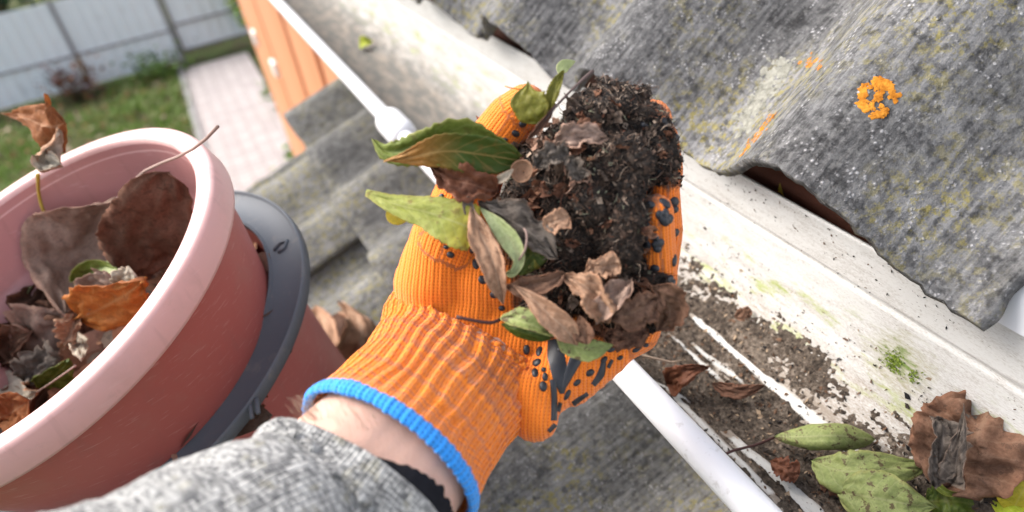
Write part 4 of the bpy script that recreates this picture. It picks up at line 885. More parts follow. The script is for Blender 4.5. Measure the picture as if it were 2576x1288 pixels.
hem_c, hem_T, hem_l, hem_d, _, _ = cuff_frame(0)
# forearm bones behind the hem
ELB = [hem_c - hem_T * .0 , hem_c - hem_T * .05 + Vector((-.012, .004, 0)), hem_c - hem_T * .13 + Vector((-.045, .010, -.005)), hem_c - hem_T * .22 + Vector((-.095, .02, -.01))]
def tube_loft(rings, seg):
    V = []
    for ce, lat, dep, a, b in rings:
        for k in range(seg):
            t = 2 * math.pi * k / seg; V.append(wv(ce + lat * a * math.cos(t) + dep * b * math.sin(t)))
    return V
mb = bone_mesh(.80)
for s0, s1 in ((0, .25), (.25, .5), (.5, .75), (.75, 1)):
    a, b = cuff_frame(s0), cuff_frame(s1)
    for o in (-.22, 0, .22): mb.capsule(wv(a[0] + a[2] * a[4] * o), wv(b[0] + b[2] * b[4] * o), min(a[5], a[4] * .72) * .90, min(b[5], b[4] * .72) * .86, 18, 5)
for e0, e1, r0, r1 in ((ELB[0], ELB[1], .0300, .0315), (ELB[1], ELB[2], .0315, .036), (ELB[2], ELB[3], .036, .041)):
    for o in (-.008, 0, .008): mb.capsule(wv(e0 + hem_l * o), wv(e1 + hem_l * o), r0, r1, 18, 5)
V, F, N = voxel_union(mb, .0022, 8)
person = mk('person', V, F, M_SKIN, origin=tuple(wv(ELB[3])))
tag(person, 'left arm in orange knitted work glove and grey knit sleeve, holding wet leaves', 'person')

# glove hand
mb = bone_mesh(1.0); V, F, N = voxel_union(mb, .00155, 5)
GV = V.copy()
PALM_T = (at(1190, 560, .35) - at(1160, 925, .35)).normalized(); PALM_O = at(1160, 925, .345)
def knit_uv(V):
    segs = []
    for b in BONES: segs.append((np.array(at(*b[:3])), np.array(at(*b[4:7])), b[3] * b[2] / FPX, b[7] * b[6] / FPX, b[8]))
    D = []
    for a, b, ra, rb, g in segs:
        ab = b - a; t = np.clip(((V - a) @ ab) / (ab @ ab), 0, 1); d = np.linalg.norm(V - (a + t[:, None] * ab), axis=1) / (ra + (rb - ra) * t); D.append(d)
    best = np.argmin(np.array(D), 0); uv = np.zeros((len(V), 2))
    vd = np.array(c2w((0, 0, 1)))
    pt = np.array(PALM_T); pl = np.cross(pt, vd); pl /= np.linalg.norm(pl); pp = np.cross(pl, pt)
    for k, (a, b, ra, rb, g) in enumerate(segs):
        mk_ = best == k
        if g == 'palm': t, l, o, q, r = pt, pl, np.array(PALM_O), pp, None
        else:
            t = (b - a) / np.linalg.norm(b - a); l = np.cross(t, vd); l /= max(1e-6, np.linalg.norm(l)); o = a; q = np.cross(l, t); r = (ra + rb) / 2
        X = V[mk_] - o
        if r is None: uv[mk_, 0] = X @ l + .25 * (X @ q); uv[mk_, 1] = X @ t
        else: uv[mk_, 0] = np.arctan2(X @ l, X @ q) * r; uv[mk_, 1] = X @ t
    return uv
GUV = knit_uv(V)
# knitted columns as real relief: fine ribs along the fingers and palm
GN = N
rib = np.cos(2 * np.pi * GUV[:, 0] / .0042) * .00022
V = V + GN * rib[:, None]
bvh = BVHTree.FromPolygons([Vector(v) for v in V], F)
mbp = MB(); mbp.add(V, F, 0)
# rubber print on the palm side
def hit(px, py):
    r = ray(px, py); h = bvh.ray_cast(CAMPOS, r, 2.0); return (h[0], h[1]) if h[0] is not None else None
pm = MB()
def dot(px, py, rx, ry=None, ang=0, hgt=.0011):
    h = hit(px, py)
    if not h: return
    p, n = h
    if n.dot(ray(px, py)) > 0: n = -n
    rr = (p - CAMPOS).dot(c2w((0, 0, 1))) / FPX; rx *= rr; ry = (ry or rx / rr) * rr
    e = c2w((math.cos(ang), math.sin(ang), 0)); u = (e - n * e.dot(n)).normalized(); w = n.cross(u); Vv = [p + n * hgt]; k = 12
    for f, hh in ((.55, .85), (.9, .4), (1.0, -.4)):
        for i in range(k):
            a = 6.283 * i / k; Vv.append(p + (u * math.cos(a) * rx + w * math.sin(a) * ry) * f + n * hgt * hh)
    Fc = [(0, 1 + i, 1 + (i + 1) % k) for i in range(k)]
    for l in range(2): Fc += [(1 + l*k + i, 1 + (l+1)*k + i, 1 + (l+1)*k + (i+1) % k, 1 + l*k + (i+1) % k) for i in range(k)]
    pm.add(Vv, Fc)
def stroke(pts, ws, lift=.0006):
    pts3 = catmull([Vector((x, y, 0)) for x, y in pts], 18); rows = []
    for i, p in enumerate(pts3):
        s = i / 17; w = lerpl(list(ws), s); t = (pts3[min(i+1, 17)] - pts3[max(i-1, 0)]).normalized(); n2 = Vector((-t.y, t.x, 0)); row = []
        for j, f in enumerate((-1, -.8, 0, .8, 1)):
            q = p + n2 * w * f; h = hit(q.x, q.y)
            if not h: row = None; break
            n = h[1] if h[1].dot(ray(q.x, q.y)) < 0 else -h[1]; row.append(h[0] + n * lift * (-.3, .8, 1.1, .8, -.3)[j])
        if row: rows.append(row)
    if len(rows) > 1: pm.add([v for r in rows for v in r], grid_faces(len(rows), 5))
for a in [(1315,312,11,10),(1297,336,13,9,.5),(1270,352,9,6),(1340,290,9,9),(1110,494,10,8),(1132,478,9,6),(1150,500,9,7),(1098,510,6,5),(1113,605,8,7),(1136,606,8,7),(1150,590,8,6),(1162,622,10,8,.3),(1133,641,11,9,.4),(1122,622,7,6),
          (1196,664,9,16,-.4),(1214,704,13,11,.6),(1243,741,12,11),(1188,630,8,9),(1262,775,9,8),
          (1325,880,9,14),(1357,884,10,18,.2),(1350,912,14,12),(1345,938,10,15),(1371,948,8,12),(1366,972,11,14),(1368,930,7,7),(1480,858,8,16,-.4),(1484,938,13,10,-.3),(1452,962,13,9,-.3),(1427,993,9,16,.5),(1500,880,9,9),(1536,878,13,9,-.3),(1560,900,9,6,-.4),(1575,866,14,8,-.2),(1600,880,12,7,-.4),(1607,858,12,7,-.2),(1625,868,9,6),(1545,850,10,8),(1520,905,7,12,.8),(1408,880,7,7)]: dot(*a)
stroke([(1392, 855), (1400, 900), (1411, 955), (1414, 990)], (15, 25, 20, 6), .0004); stroke([(1464, 858), (1452, 895), (1434, 935), (1418, 975)], (12, 17, 14, 6), .0005)
stroke([(1391, 955), (1394, 1000), (1393, 1058)], (9, 8, 8)); stroke([(1416, 1050), (1440, 1018), (1478, 990)], (6, 7, 5)); stroke([(1520, 900), (1512, 940), (1492, 968)], (5, 10, 7)); stroke([(1540, 905), (1530, 925)], (4, 5))
stroke([(1380, 1085), (1396, 1068)], (5, 6)); stroke([(1440, 1040), (1480, 1012)], (5, 6)); stroke([(1496, 1003), (1512, 985)], (5, 5)); stroke([(1404, 1035), (1410, 1012)], (5, 5))
for _ in range(60):
    x, y = random.uniform(1590, 1700), random.uniform(300, 790); dot(x, y, random.uniform(11, 19), random.uniform(10, 15), random.uniform(0, 3))
nb = len(V); glove = mk('glove', np.vstack([V, np.array([tuple(x) for x in pm.v])]), list(F) + [tuple(i + nb for i in f) for f in pm.f], [M_GLOVE, M_PRINT], person, uv=np.vstack([GUV, np.zeros((len(pm.v), 2))]), fm=[0] * len(F) + [1] * len(pm.f))

# ribbed cuff: real ribs, wavy creases
def cuff_wav(s, th):
    return (0.022 * math.sin(s * 11 + 2.0 * math.cos(th) + .8) + .075 * noise.noise((s * 3.5, math.cos(th) * 2, math.sin(th) * 2))) * min(1, s * 4)
def cuff_surf(s, th, lift=0.0):
    ce, T_, lat, dep, a, b = cuff_frame(s); x = math.cos(th); 
    wav = cuff_wav(s, th)
    t2 = th + wav
    ribs = .00085 * math.cos(t2 * 38) * min(1, s * 9)
    crease = .0004 * math.sin(s * 30 + 2.2 * math.sin(th * 2 + .6) + 1.6 * x) * min(1, s * 5) * (.5 + .5 * noise.noise((s * 4, x * 2, 3)))
    q = Vector((lat * math.cos(th) * (a + ribs + crease + lift)) + (dep * math.sin(th) * (b + ribs + crease + lift)))
    return wv(ce + q), th
nu, nv_ = 420, 64; V = []; UV = []
CL = sum((cc(*CS[i+1][:3]) - cc(*CS[i][:3])).length for i in range(len(CS) - 1))
for j in range(nv_):
    s = j / (nv_ - 1)
    for i in range(nu + 1):
        th = 2 * math.pi * i / nu; p, t2 = cuff_surf(s, th); V.append(p)
        wav = cuff_wav(s, th)
        UV.append(((th + wav) / (2 * math.pi) * 38 * 4 * .0019, s * CL))
cuff = mk('cuff', V, grid_faces(nv_, nu + 1), M_CUFF, glove, uv=UV); solid(cuff, .0016, -1)
# blue overlocked hem: a plump ring round the open end
V = []; UV = []; n1, n2 = 260, 14
for i in range(n1):
    th = 2 * math.pi * i / n1; ce, T_, lat, dep, a, b = cuff_frame(0)
    rd = (lat * math.cos(th) * a + dep * math.sin(th) * b); rn = rd.normalized(); bl = .0037 + .0006 * noise.noise((math.cos(th) * 6, math.sin(th) * 6, 0)) + .00035 * math.sin(th * 62)
    for j in range(n2):
        ph = 2 * math.pi * j / n2; V.append(wv(ce + rd + rn * (.55 * bl * math.sin(ph) + .0004) + T_ * (bl * 1.0 * math.cos(ph)) - T_ * .001)); UV.append((th / 6.283 * .0024 * 104, j / n2 * .020))
hem = mk('cuff_hem', V, grid_faces(n1, n2, True, True), M_HEM, glove, uv=UV)
CL_B = [(1505, 285, .337, 66, 1600, 292, .336, 58), (1430, 370, .335, 62, 1550, 410, .333, 98), (1550, 420, .332, 96, 1520, 560, .332, 98), (1420, 480, .335, 92, 1430, 640, .338, 104), (1530, 620, .334, 84, 1560, 740, .338, 80),
        (1460, 700, .340, 96, 1560, 780, .342, 66), (1345, 420, .338, 58, 1310, 520, .338, 58), (1330, 620, .342, 65, 1370, 760, .345, 80), (1648, 345, .331, 46, 1672, 425, .328, 30), (1640, 730, .328, 50, 1655, 790, .333, 40), (1590, 430, .320, 52, 1560, 640, .318, 58),
        (1525, 232, .338, 30, 1600, 250, .337, 34), (1640, 285, .334, 28, 1665, 310, .332, 24), (1480, 250, .336, 24, 1440, 300, .334, 26), (1490, 520, .318, 50, 1470, 430, .318, 46)]
def soil_of(V):
    L = np.array([[tuple(at(*b[:3])), tuple(at(*b[4:7]))] for b in CL_B]); R_ = np.array([(b[3] * b[2] + b[7] * b[6]) / 2 / FPX for b in CL_B]); out = np.full(len(V), 9.0)
    for (a, b), r in zip(L, R_):
        ab = b - a; t = np.clip(((V - a) @ ab) / (ab @ ab), 0, 1); out = np.minimum(out, np.linalg.norm(V - (a + t[:, None] * ab), axis=1) - r)
    return np.clip(.66 - out / .016, 0, 1)
gv = np.array([tuple(v.co) for v in glove.data.vertices]) + np.array(person.location); sa = glove.data.attributes.new('soil', 'FLOAT', 'POINT'); sa.data.foreach_set('value', soil_of(gv).astype(np.float32))
# a loose thread at the thumb tip
mb = MB(); mb.tube(catmull(A((1330, 240, .325), (1305, 225, .322), (1288, 222, .32), (1270, 217, .32)), 8), .0003, 5); mb.build('loose_thread', M_GLOVE, glove)

# sleeve
SL = [(cc(905, 1250, .286), .0470, .0385), (cc(850, 1330, .280), .0480, .0400), (cc(690, 1440, .258), .0520, .044), (cc(470, 1600, .232), .0555, .050), (cc(180, 1800, .205), .060, .055)]
def sleeve_pt(s, th, lift=0.0):
    k = len(SL) - 1; u = s * k; j = min(int(u), k - 1); f = u - j
    P = catmull([q[0] for q in SL], 41); i = min(int(s * 40), 39); ce = P[i].lerp(P[i + 1], s * 40 - i)
    def tan(ii): return (P[min(ii + 1, 40)] - P[max(ii - 1, 0)]).normalized()
    T_ = tan(i).lerp(tan(i + 1), s * 40 - i).normalized(); T_ = (T_ * min(1, s * 3) + (-hem_T) * (1 - min(1, s * 3))).normalized()
    vw = (-ce).normalized(); lat = T_.cross(vw).normalized(); dep = lat.cross(T_).normalized()
    if dep.dot(vw) < 0: dep = -dep
    a = SL[j][1] + (SL[j+1][1] - SL[j][1]) * f; b = SL[j][2] + (SL[j+1][2] - SL[j][2]) * f
    w = .0030 * noise.noise((s * 7, math.cos(th) * 1.6, math.sin(th) * 1.6)) + .0010 * noise.noise((s * 22, math.cos(th) * 3, math.sin(th) * 3)) + .0003 * noise.noise((s * 60, math.cos(th) * 14, math.sin(th) * 14))
    return wv(ce + lat * math.cos(th) * (a + w + lift) + dep * math.sin(th) * (b + w + lift))
nu, nv_ = 240, 90; V = []; UV = []
for j in range(nv_):
    s = (j / (nv_ - 1)); 
    for i in range(nu + 1):
        th = 2 * math.pi * i / nu; V.append(sleeve_pt(s, th)); UV.append((th / 6.283 * 124 * .0025, s * .30))
sleeve = mk('sleeve', V, grid_faces(nv_, nu + 1), M_SLEEVE, person, uv=UV); solid(sleeve, .003, -1)
V = []
def lin_ext(th):
    d = math.degrees(th) % 360
    e = min(1, max(0, (d - 52) / 75)) if d < 200 else max(0, 1 - (d - 200) / 60)
    return (.0135 * e * e * (3 - 2 * e)) * (1 + .16 * noise.noise((math.cos(th) * 14, math.sin(th) * 14, 2))) - .002
for j in range(30):
    for i in range(241):
        th = 2 * math.pi * i / 240; e = lin_ext(th); q = sleeve_pt(.0, th, -.0050); r_ = sleeve_pt(.10, th, -.0050); ax_ = wv(SL[0][0]) - wv(SL[0][0] - hem_T)
        if j < 12: V.append(q + ax_.normalized() * e * (1 - j / 11) - (q - wv(SL[0][0])).normalized() * .0018 * (1 - j / 11))
        else: V.append(sleeve_pt(.45 * (j - 11) / 18, th, -.0050))
lin = mk('sleeve_lining', V, grid_faces(30, 241), M_LINING, sleeve); solid(lin, .0008, -1)
# fine hairs on the outer side of the wrist
sv, sf = [], []
hb = MB(); pb = BVHTree.FromPolygons([Vector(v) + person.location for v in (x.co for x in person.data.vertices)], [tuple(p.vertices) for p in person.data.polygons])
for _ in range(520):
    if random.random() < .88: x, y = random.uniform(680, 800), random.uniform(965, 1060)
    else: x, y = random.uniform(780, 960), random.uniform(980, 1100)
    h = pb.ray_cast(CAMPOS, ray(x, y), 1)
    if h[0] is None: continue
    n = h[1] if h[1].dot(ray(x, y)) < 0 else -h[1]; e = c2w((-.6 + random.gauss(0, .25), -.75 + random.gauss(0, .25), 0)); L_ = random.uniform(.004, .011); d = (n * .55 + e).normalized()
    hb.tube([h[0], h[0] + d * L_ * .5 + n * .0006, h[0] + (d + n * random.uniform(-.3, .3)) * L_], [.00007, .00006, .00003], 4)
stuff(hb.build('arm_hair', mat_plain('arm_hair', (.42, .29, .20), .6, .3), person))

# ------------------------------------------------------------------ the clump of rotted leaf mould in the hand
mb = MB()
for b in CL_B: mb.capsule(at(*b[:3]), at(*b[4:7]), b[3] * b[2] / FPX * .92, b[7] * b[6] / FPX * .92, 18, 5)
V, F, N = voxel_union(mb, .0014, 6)
for i in range(len(V)):
    p = V[i]; d = noise.fractal((p[0] * 90, p[1] * 90, p[2] * 90), .8, 2.1, 5) * .0032 + noise.noise((p[0] * 48, p[1] * 48, p[2] * 48)) * .0052 + noise.noise((p[0] * 420, p[1] * 420, p[2] * 420)) * .0012
    V[i] = p + N[i] * d
t = NT('wet_leaf_mould', .6, .3); o_ = t.obj(); n = t.noise(o_, 140, 5, .7); c = t.ramp(n, [(.36, (.010, .008, .007, 1)), (.54, (.034, .023, .017, 1)), (.70, (.09, .062, .045, 1))]); t.color(c); t.bump(t.noise(o_, 480, 4, .7), .0022, 1.0)
clump = empty('leaf_mould_clump', tuple(at(1500, 560, .36)), 'dark clump of wet rotted leaf mould held in the orange glove', 'leaf mould')
mk('core', V, F, t.mat, clump)
cb = BVHTree.FromPolygons([Vector(v) for v in V], F)
FM = [mat_plain('mould_black', (.016, .012, .010), .75, .2, .5, 300), mat_plain('mould_dark_brown', (.050, .032, .023), .8, .15, .5, 300), mat_plain('mould_brown', (.115, .074, .054), .8, .2, .5, 300), mat_plain('mould_pale_fibre', (.28, .21, .16), .85, .15, .4, 300), mat_plain('mould_grey_green', (.19, .19, .13), .85, .15, .4, 200), mat_plain('mould_red_brown', (.11, .045, .028), .8, .2, .4, 200)]
fb = MB()
def fibre(p, n, L, w, mi):
    d = Vector((random.gauss(0, 1), random.gauss(0, 1), random.gauss(0, 1))).normalized(); d = (d - n * d.dot(n) * .75 + n * random.uniform(-.05, .35)).normalized(); sd_ = d.cross(n + Vector((.01, 0, 0))).normalized(); b = Vector((random.gauss(0, 1), random.gauss(0, 1), random.gauss(0, 1))) * L * .22
    q0, q1, q2 = p - n * .0006, p + d * L * .5 + b, p + d * L + b * .6
    fb.add([q0 - sd_ * w, q0 + sd_ * w, q1 - sd_ * w * .9, q1 + sd_ * w * .9, q2 - sd_ * w * .2, q2 + sd_ * w * .2], [(0, 1, 3, 2), (2, 3, 5, 4)], mi)
idx = np.arange(len(V)); cnt = 0
while cnt < 13000:
    i = random.randrange(len(V)); p = Vector(V[i]); n = Vector(N[i]); 
    if n.dot((CAMPOS - p).normalized()) < -.35: continue
    cnt += 1; up_ = noise.noise((p.x * 50, p.y * 50, p.z * 50))
    q = (p - CAMPOS); zc = q.dot(c2w((0, 0, 1))); px_ = 1288 + FPX * q.dot(c2w((1, 0, 0))) / zc; py_ = 644 + FPX * q.dot(c2w((0, 1, 0))) / zc
    pale = max(0, 1 - math.hypot((px_ - 1450) / 110, (py_ - 350) / 110)); top_ = max(0, (420 - py_) / 200); edge = 1 if px_ > 1560 else 0
    mi = random.choices(range(6), (4.5 + edge * 3, 4 + up_ * 3, 1.6 + 2.0 * top_ + max(0, up_) * 2, .45 + 1.8 * top_ + pale, .12 + 2.0 * pale, .4))[0]
    if random.random() < .66: fibre(p, n, random.uniform(.0015, .0066), random.uniform(.00009, .00030), mi)
    else: flake(fb, p + n * .0006, n, random.uniform(.0005, .0018), mi, .7)
def crumple(p, n, L, mi):
    d = Vector((random.gauss(0, 1), random.gauss(0, 1), random.gauss(0, 1))).normalized(); d = (d - n * d.dot(n) * .6).normalized(); w = n.cross(d).normalized(); sd = random.random() * 99; P_ = []; k = 7; asp_ = random.uniform(.25, .75); ph_ = random.uniform(-.5, .5); L *= random.uniform(.8, 1.5)
    for i in range(k):
        for j in range(5):
            s, t_ = i / (k - 1) - .5, (j / 4 - .5); ww = asp_ * max(.06, math.cos(s * 2.9 + ph_)) * (1 + 1.1 * noise.noise((s * 7, j > 2, sd)))
            P_.append(p + d * L * s + w * L * t_ * ww + n * (L * .38 * noise.noise((s * 3.4, t_ * 3.4, sd)) + L * .30 * abs(t_) + .0008))
    fb.add(P_, grid_faces(k, 5), mi)
FM += [LM['grey'], LM['brown'], LM['taupe'], LM['tan'], LM['darkbrown'], LM['dull']]
for _ in range(520):
    i = random.randrange(len(V)); p = Vector(V[i]); n = Vector(N[i])
    if n.dot((CAMPOS - p).normalized()) < .0: continue
    q = p - CAMPOS; zc = q.dot(c2w((0, 0, 1))); px_ = 1288 + FPX * q.dot(c2w((1, 0, 0))) / zc; py_ = 644 + FPX * q.dot(c2w((0, 1, 0))) / zc
    k1 = math.hypot((px_ - 1440) / 130, (py_ - 350) / 110); k2 = math.hypot((px_ - 1360) / 110, (py_ - 560) / 120); k3 = math.hypot((px_ - 1500) / 170, (py_ - 760) / 90)
    if min(k1, k2, k3) > 1 and random.random() < .88: continue
    if k1 > min(k1, k2, k3) and random.random() < .3: continue
    crumple(p, n, random.uniform(.004, .0115) * (.75 if min(k1, k2, k3) > 1 else 1), random.choices(range(6, 12), (4.5, 2.0, 3.2, .5, 1.5, .3) if k1 < 1 else (4.0, 3.2, 1.0, .3, 4.5, .2))[0])
for _ in range(120):                            # fine roots standing off the clod
    i = random.randrange(len(V)); p = Vector(V[i]); n = Vector(N[i])
    if n.dot((CAMPOS - p).normalized()) < -.2: continue
    c_ = [p]; d = (n * .6 + Vector((random.gauss(0, .6), random.gauss(0, .6), random.gauss(0, .6)))).normalized()
    for _k in range(5): d = (d + Vector((random.gauss(0, .5), random.gauss(0, .5), random.gauss(0, .5)))).normalized(); c_.append(c_[-1] + d * random.uniform(.0012, .0028))
    fb.tube(catmull(c_, 12), [.00022 - .000012 * k for k in range(12)], 4, random.choice((2, 3, 1, 0)))
for _ in range(1500):
    x, y = random.uniform(1555, 1712), random.uniform(285, 560); w_ = noise.noise((x / 38, y / 38, 4))
    if y > 470 and (x > 1612 or random.random() < .6): continue
    if w_ > .18: continue
    h = hit(x, y)
    if not h: continue
    n = h[1] if h[1].dot(ray(x, y)) < 0 else -h[1]; mi = random.choices(range(6), (5, 4, 2, .5, .2, .8))[0]
    if random.random() < .5: fibre(h[0] + n * .0004, n, random.uniform(.0012, .0040), random.uniform(.00015, .0004), mi)
    else: flake(fb, h[0] + n * .0008, n, random.uniform(.0008, .0022), mi, .7)
stuff(fb.build('fragments', FM, clump, smooth=False))

# ------------------------------------------------------------------ leaves held in the hand
hg = 'leaves held in the orange glove'
Z = .312
leaf('large folded dark green leaf pointing left over the gutter bead', A((936, 350, .315), (972, 382, .313), (1020, 382, .311), (1085, 366, .309), (1150, 348, .308), (1230, 372, .311), (1312, 392, .316)), [.0032, .0060, .0066, .0085, .0105, .0070, .005], 'blunt', 'green', 'deep', roll=(10, 0, 0), fold=([-5, 10, 25, 10], [10, 20, 20, 10]), cup=([10, 10], [-20, 20]), serr=.07, tear=.12, wr=.0012, group=hg)
leaf('orange to green lower half of a leaf below the folded dark green leaf', A((966, 406, .310), (1040, 394, .306), (1120, 380, .303), (1210, 388, .304), (1308, 404, .312)), [.0015, .0050, .0085, .0090, .007], 'blunt', 'twotone', 'deep', roll=(-20, -10), fold=([0, 10], [0, -10]), cup=([10, 20], [0, 10]), serr=.05, wr=.001, group=hg)
leaf('broad yellow green leaf with pointed tip sticking out left below the brown leaf', A((921, 484, .318), (990, 512, .313), (1080, 535, .308), (1150, 560, .306), (1205, 580, .308)), [.0025, .0055, .0085, .0115, .0115], 'cut', 'yellowgreen', 'yellow', roll=(8, 0), fold=([-6, -8], [4, 6]), cup=([-12, -20], [8, 14]), serr=.03, tear=.05, wr=.0012, group=hg)
leaf('small yellow leaf tip under the broad yellow green leaf', A((972, 532, .322), (1000, 548, .322), (1035, 545, .322)), .0035, 'ovate', 'yellow', group=hg)
leaf('olive diamond shaped leaf against the thumb tip', A((1328, 205, .318), (1326, 245, .314), (1345, 285, .314), (1362, 312, .316)), [.001, .0085, .0078, .0015], 'blunt', 'olive', roll=(10, 0), fold=(10, -10), cup=(15, -10), wr=.0008, group=hg)
leaf('narrow upright green leaf to the right of the thumb tip', A((1378, 292, .320), (1386, 250, .318), (1400, 210, .318), (1418, 176, .320)), .0035, 'lance', 'olive', 'green', roll=(20, 0), fold=(25, 15), serr=.08, wr=.0006, group=hg)
leaf('pale green leaf tip above the narrow upright leaf', A((1405, 185, .328), (1420, 165, .330), (1448, 154, .332)), .0030, 'ovate', 'pale', 'lime', group=hg)
leaf('dark brown rolled leaf edge running down beside the thumb', A((1398, 262, .318), (1370, 300, .315), (1345, 330, .315), (1325, 352, .317)), .0028, 'lance', 'darkbrown', 'grey', roll=30, fold=(40, 20), cup=(40, 40), wr=.0006, group=hg)
leaf('crumpled red brown leaf between the two big green leaves', A((1085, 420, .315), (1130, 450, .311), (1190, 465, .309), (1250, 482, .312)), [.003, .008, .0085, .006], 'blunt', 'redbrown', 'brown', roll=(0, 20), fold=([20, 40], [20, -10]), cup=([10, 40], [20, 30]), tear=.3, wr=.003, group=hg)
leaf('thin brown leaf tip behind the thumb', A((1222, 335, .345), (1212, 312, .345), (1197, 290, .347)), .0036, 'tri', 'redbrown', fold=(20, 20), group=hg)
leaf('cream curled leaf scrap left of the round brown cup', A((1248, 455, .308), (1268, 446, .306), (1292, 425, .307)), .0024, 'ovate', 'cream', fold=(20, 20), cup=(40, 40), group=hg)
cp = at(1315, 432, .309); cn = ((CAMPOS - cp).normalized() + c2w((-.25, -.15, 0))).normalized(); cu_ = cn.orthogonal().normalized(); cw_ = cn.cross(cu_); V = []; UV = []
for i in range(20):
    a = 2 * math.pi * i / 20
    for j in range(7):
        f = .08 + 1.48 * j / 6; r_ = .0050 * math.sin(f) * (1 + .10 * noise.noise((math.cos(a), math.sin(a), 3)) * j / 6); V.append(cp + (cu_ * math.cos(a) + cw_ * math.sin(a)) * r_ + cn * (.0046 * (1 - math.cos(f)) - .002 + .0006 * noise.noise((math.cos(a) * 2, math.sin(a) * 2, 8)) * j / 6)); UV.append((i / 20, j / 6))
cupo = mk('leaf', V, grid_faces(20, 7, True, False), LM['tan'], uv=UV); solid(cupo, .0004, 0); tag(cupo, 'round cupped brown leaf in the middle left of the clump', 'leaf', hg)
leaf('long narrow tan leaf hanging down across the orange palm', A((1183, 505, .309), (1200, 570, .306), (1232, 640, .304), (1252, 700, .305), (1266, 765, .309)), [.0015, .0055, .0068, .0055, .002], 'blunt', 'tan', roll=(10, 0, -10), fold=([20, 30], [10, 10]), cup=([20, 30], [10, 20]), tear=.12, wr=.0015, group=hg)
leaf('pale green leaf curled into a hook beside the tan leaf', A((1208, 522, .310), (1250, 565, .307), (1290, 615, .306), (1305, 655, .306), (1290, 685, .307), (1270, 688, .308)), [.003, .0052, .0050, .0030, .0022, .0016], 'blunt', 'pale', 'green', roll=(0, 0, 20), fold=([10, 30], [10, 20]), cup=([20, 40], [10, 30]), wr=.0005, group=hg)
leaf('decayed grey brown leaf lying flat on the left of the clump', A((1205, 505, .314), (1270, 545, .309), (1340, 590, .307), (1400, 650, .309)), [.004, .0085, .0085, .003], 'blunt', 'grey', roll=(-8, 8), fold=(6, -8), cup=(12, 10), tear=.35, wr=.003, group=hg)
leaf('small pinkish brown leaf in the centre of the dark clump', A((1370, 575, .306), (1395, 560, .304), (1432, 545, .305)), .0052, 'blunt', 'tan', 'brown', roll=0, fold=(10, 20), cup=(10, 20), tear=.2, wr=.001, group=hg)
leaf('deep green leaf glimpsed under the hooked pale leaf', A((1300, 690, .318), (1340, 640, .316), (1370, 660, .316)), .007, 'blunt', 'deep', 'olive', group=hg, wr=.001)
leaf('brown leaf curling over the dark hollow of the clump', A((1275, 722, .312), (1330, 722, .308), (1390, 705, .306), (1420, 690, .308)), [.006, .0060, .0045, .002], 'blunt', 'brown', 'taupe', roll=(0, 30), fold=([20, 40], [0, 10]), cup=([30, 60], [20, 20]), tear=.2, wr=.002, group=hg)
leaf('folded green leaf with a dark stalk at the bottom of the hand', A((1258, 800, .311), (1300, 805, .306), (1350, 822, .304), (1398, 842, .307)), [.003, .0060, .0068, .005], 'blunt', 'dull', 'deep', roll=(-8, 0), fold=([8, 18], [28, 45]), cup=([-20, -30], [60, 70]), serr=.03, wr=.0008, group=hg,
     stem=A((1258, 803, .311), (1235, 812, .308), (1190, 806, .306), (1148, 797, .306)), stemr=.0008)
leaf('dark inner half of the folded green leaf seen from below', A((1262, 815, .314), (1300, 832, .312), (1345, 845, .311), (1385, 852, .312)), [.003, .0045, .0045, .002], 'blunt', 'deep', 'olive', roll=-10, fold=(0, -30), cup=(10, -30), wr=.0008, group=hg)
leaf('pinkish brown leaf with a round hole running diagonally over the lower hand', A((1290, 715, .306), (1340, 752, .303), (1385, 795, .301), (1425, 830, .302), (1452, 868, .305)), [.002, .0040, .0062, .0060, .002], 'blunt', 'tan', 'brown', roll=(0, 0), fold=([10, 20], [10, 16]), cup=([20, 30], [10, 30]), tear=.06, wr=.001, group=hg)
leaf('triangular red brown leaf standing at the lower edge of the clump', A((1475, 866, .303), (1470, 830, .303), (1460, 795, .305)), [.0062, .0058, .001], 'blunt', 'brown', 'redbrown', roll=(0, 20), fold=(10, 30), cup=(10, 20), tear=.15, wr=.001, group=hg)
leaf('green leaf tip pointing right under the red brown leaves', A((1392, 820, .311), (1430, 860, .309), (1480, 878, .308), (1542, 868, .312)), [.002, .0060, .0062, .001], 'blunt', 'dull', 'green', roll=(10, 0), fold=(-6, 10), cup=(-10, 20), wr=.0008, group=hg)
leaf('tan crumpled leaf at the lower right of the clump', A((1410, 690, .310), (1470, 720, .304), (1510, 765, .302), (1530, 812, .305)), [.004, .0085, .0085, .003], 'blunt', 'tan', 'taupe', roll=(20, -20), fold=([30, 20], [20, 40]), cup=([30, 50], [20, 30]), tear=.35, wr=.003, group=hg)
leaf('pale ribbed leaf folded upright beside the tan crumpled leaf', A((1500, 815, .305), (1525, 775, .302), (1565, 735, .302), (1590, 705, .305)), [.002, .0072, .0066, .0015], 'blunt', 'taupe', 'tan', roll=(10, 30), fold=([30, 10], [30, 30]), cup=([20, 40], [10, 20]), tear=.2, wr=.0025, group=hg)
leaf('brown dry leaf spread out right of the pale ribbed leaf', A((1520, 800, .306), (1570, 790, .305), (1620, 775, .307), (1650, 752, .311)), [.003, .0085, .0085, .004], 'blunt', 'brown', 'tan', roll=(0, -15), fold=(10, 10), cup=(20, 20), tear=.3, wr=.003, group=hg)
leaf('reddish dry leaf over the fingers near the top of the lower leaf heap', A((1470, 690, .305), (1510, 675, .303), (1560, 668, .304)), .0055, 'blunt', 'tan', 'redbrown', fold=(10, 25), cup=(10, 30), tear=.3, wr=.002, group=hg)
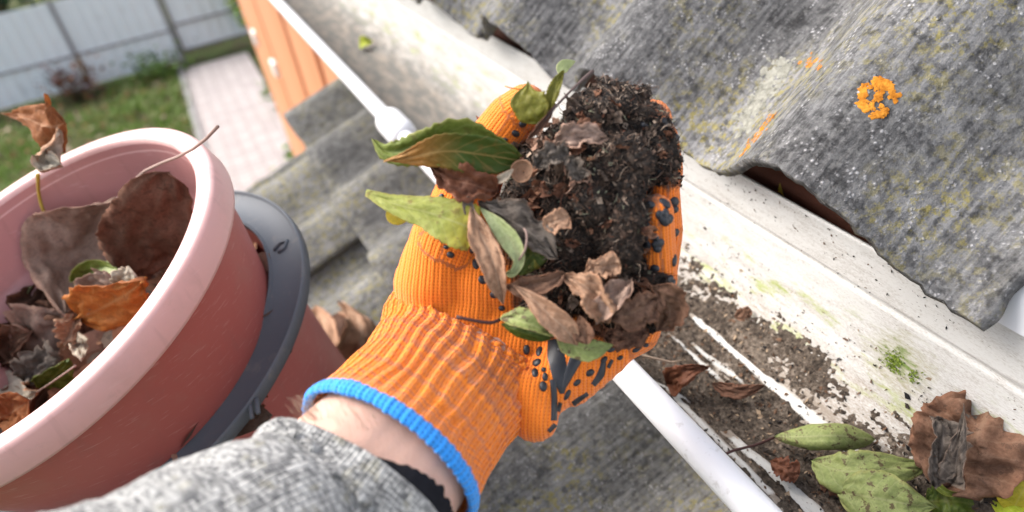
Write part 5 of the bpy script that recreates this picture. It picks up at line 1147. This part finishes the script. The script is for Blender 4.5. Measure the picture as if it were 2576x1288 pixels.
leaf('dark red brown leaf hanging at the right side below the fingers', A((1640, 720, .312), (1672, 745, .312), (1685, 790, .316), (1655, 830, .320)), [.004, .0075, .0070, .003], 'blunt', 'brown', 'grey', roll=(10, 0), fold=(10, 10), cup=(30, 20), tear=.4, wr=.003, group=hg)
leaf('dark decayed leaf along the lower right edge of the clump', A((1520, 850, .320), (1570, 845, .318), (1625, 825, .320)), .0065, 'blunt', 'darkbrown', 'grey', fold=(10, 10), tear=.4, wr=.003, group=hg)
leaf('grey decayed leaf on the upper left of the clump', A((1392, 360, .308), (1430, 345, .305), (1480, 340, .306), (1525, 350, .310)), [.004, .0060, .0058, .003], 'blunt', 'taupe', 'grey', roll=(0, 20), fold=(10, 20), cup=(20, 30), tear=.4, wr=.003, group=hg)
leaf('pale greenish decayed leaf scrap below the grey decayed leaf', A((1350, 420, .308), (1385, 395, .305), (1430, 392, .306)), .0062, 'blunt', 'grey', 'taupe', fold=(10, 30), cup=(20, 40), tear=.5, wr=.003, group=hg)
leaf('small pale curled leaf on the upper clump', A((1425, 395, .305), (1450, 420, .304), (1462, 450, .306)), .0045, 'blunt', 'grey', 'cream', fold=(20, 20), cup=(40, 20), tear=.4, wr=.002, group=hg)
leaf('brown curled leaf scrap at the left edge of the clump near the green leaf', A((1190, 500, .308), (1178, 512, .308), (1186, 545, .309)), .0030, 'blunt', 'grey', fold=(20, 20), cup=(40, 20), group=hg)
mb = MB(); mb.tube(catmull(A((1492, 178, .322), (1450, 215, .318), (1410, 255, .316), (1380, 290, .315), (1345, 335, .317)), 14), [.0009] * 3 + [.0006] * 8 + [.0007] * 3, 7)
tag(mb.build('twig', mat_plain('grey_brown_twig', (.10, .07, .065), .7, .2, .3, 80)), 'thin dark curved twig sticking up from the clump beside the thumb', 'twig')
mb = MB(); mb.tube(catmull(A((1305, 655, .305), (1322, 625, .303), (1325, 590, .303), (1318, 575, .305)), 8), .0005, 6); tag(mb.build('leaf_stalk', M_STEMG), 'thin pinkish stalk curling up from the hooked pale leaf', 'stalk')
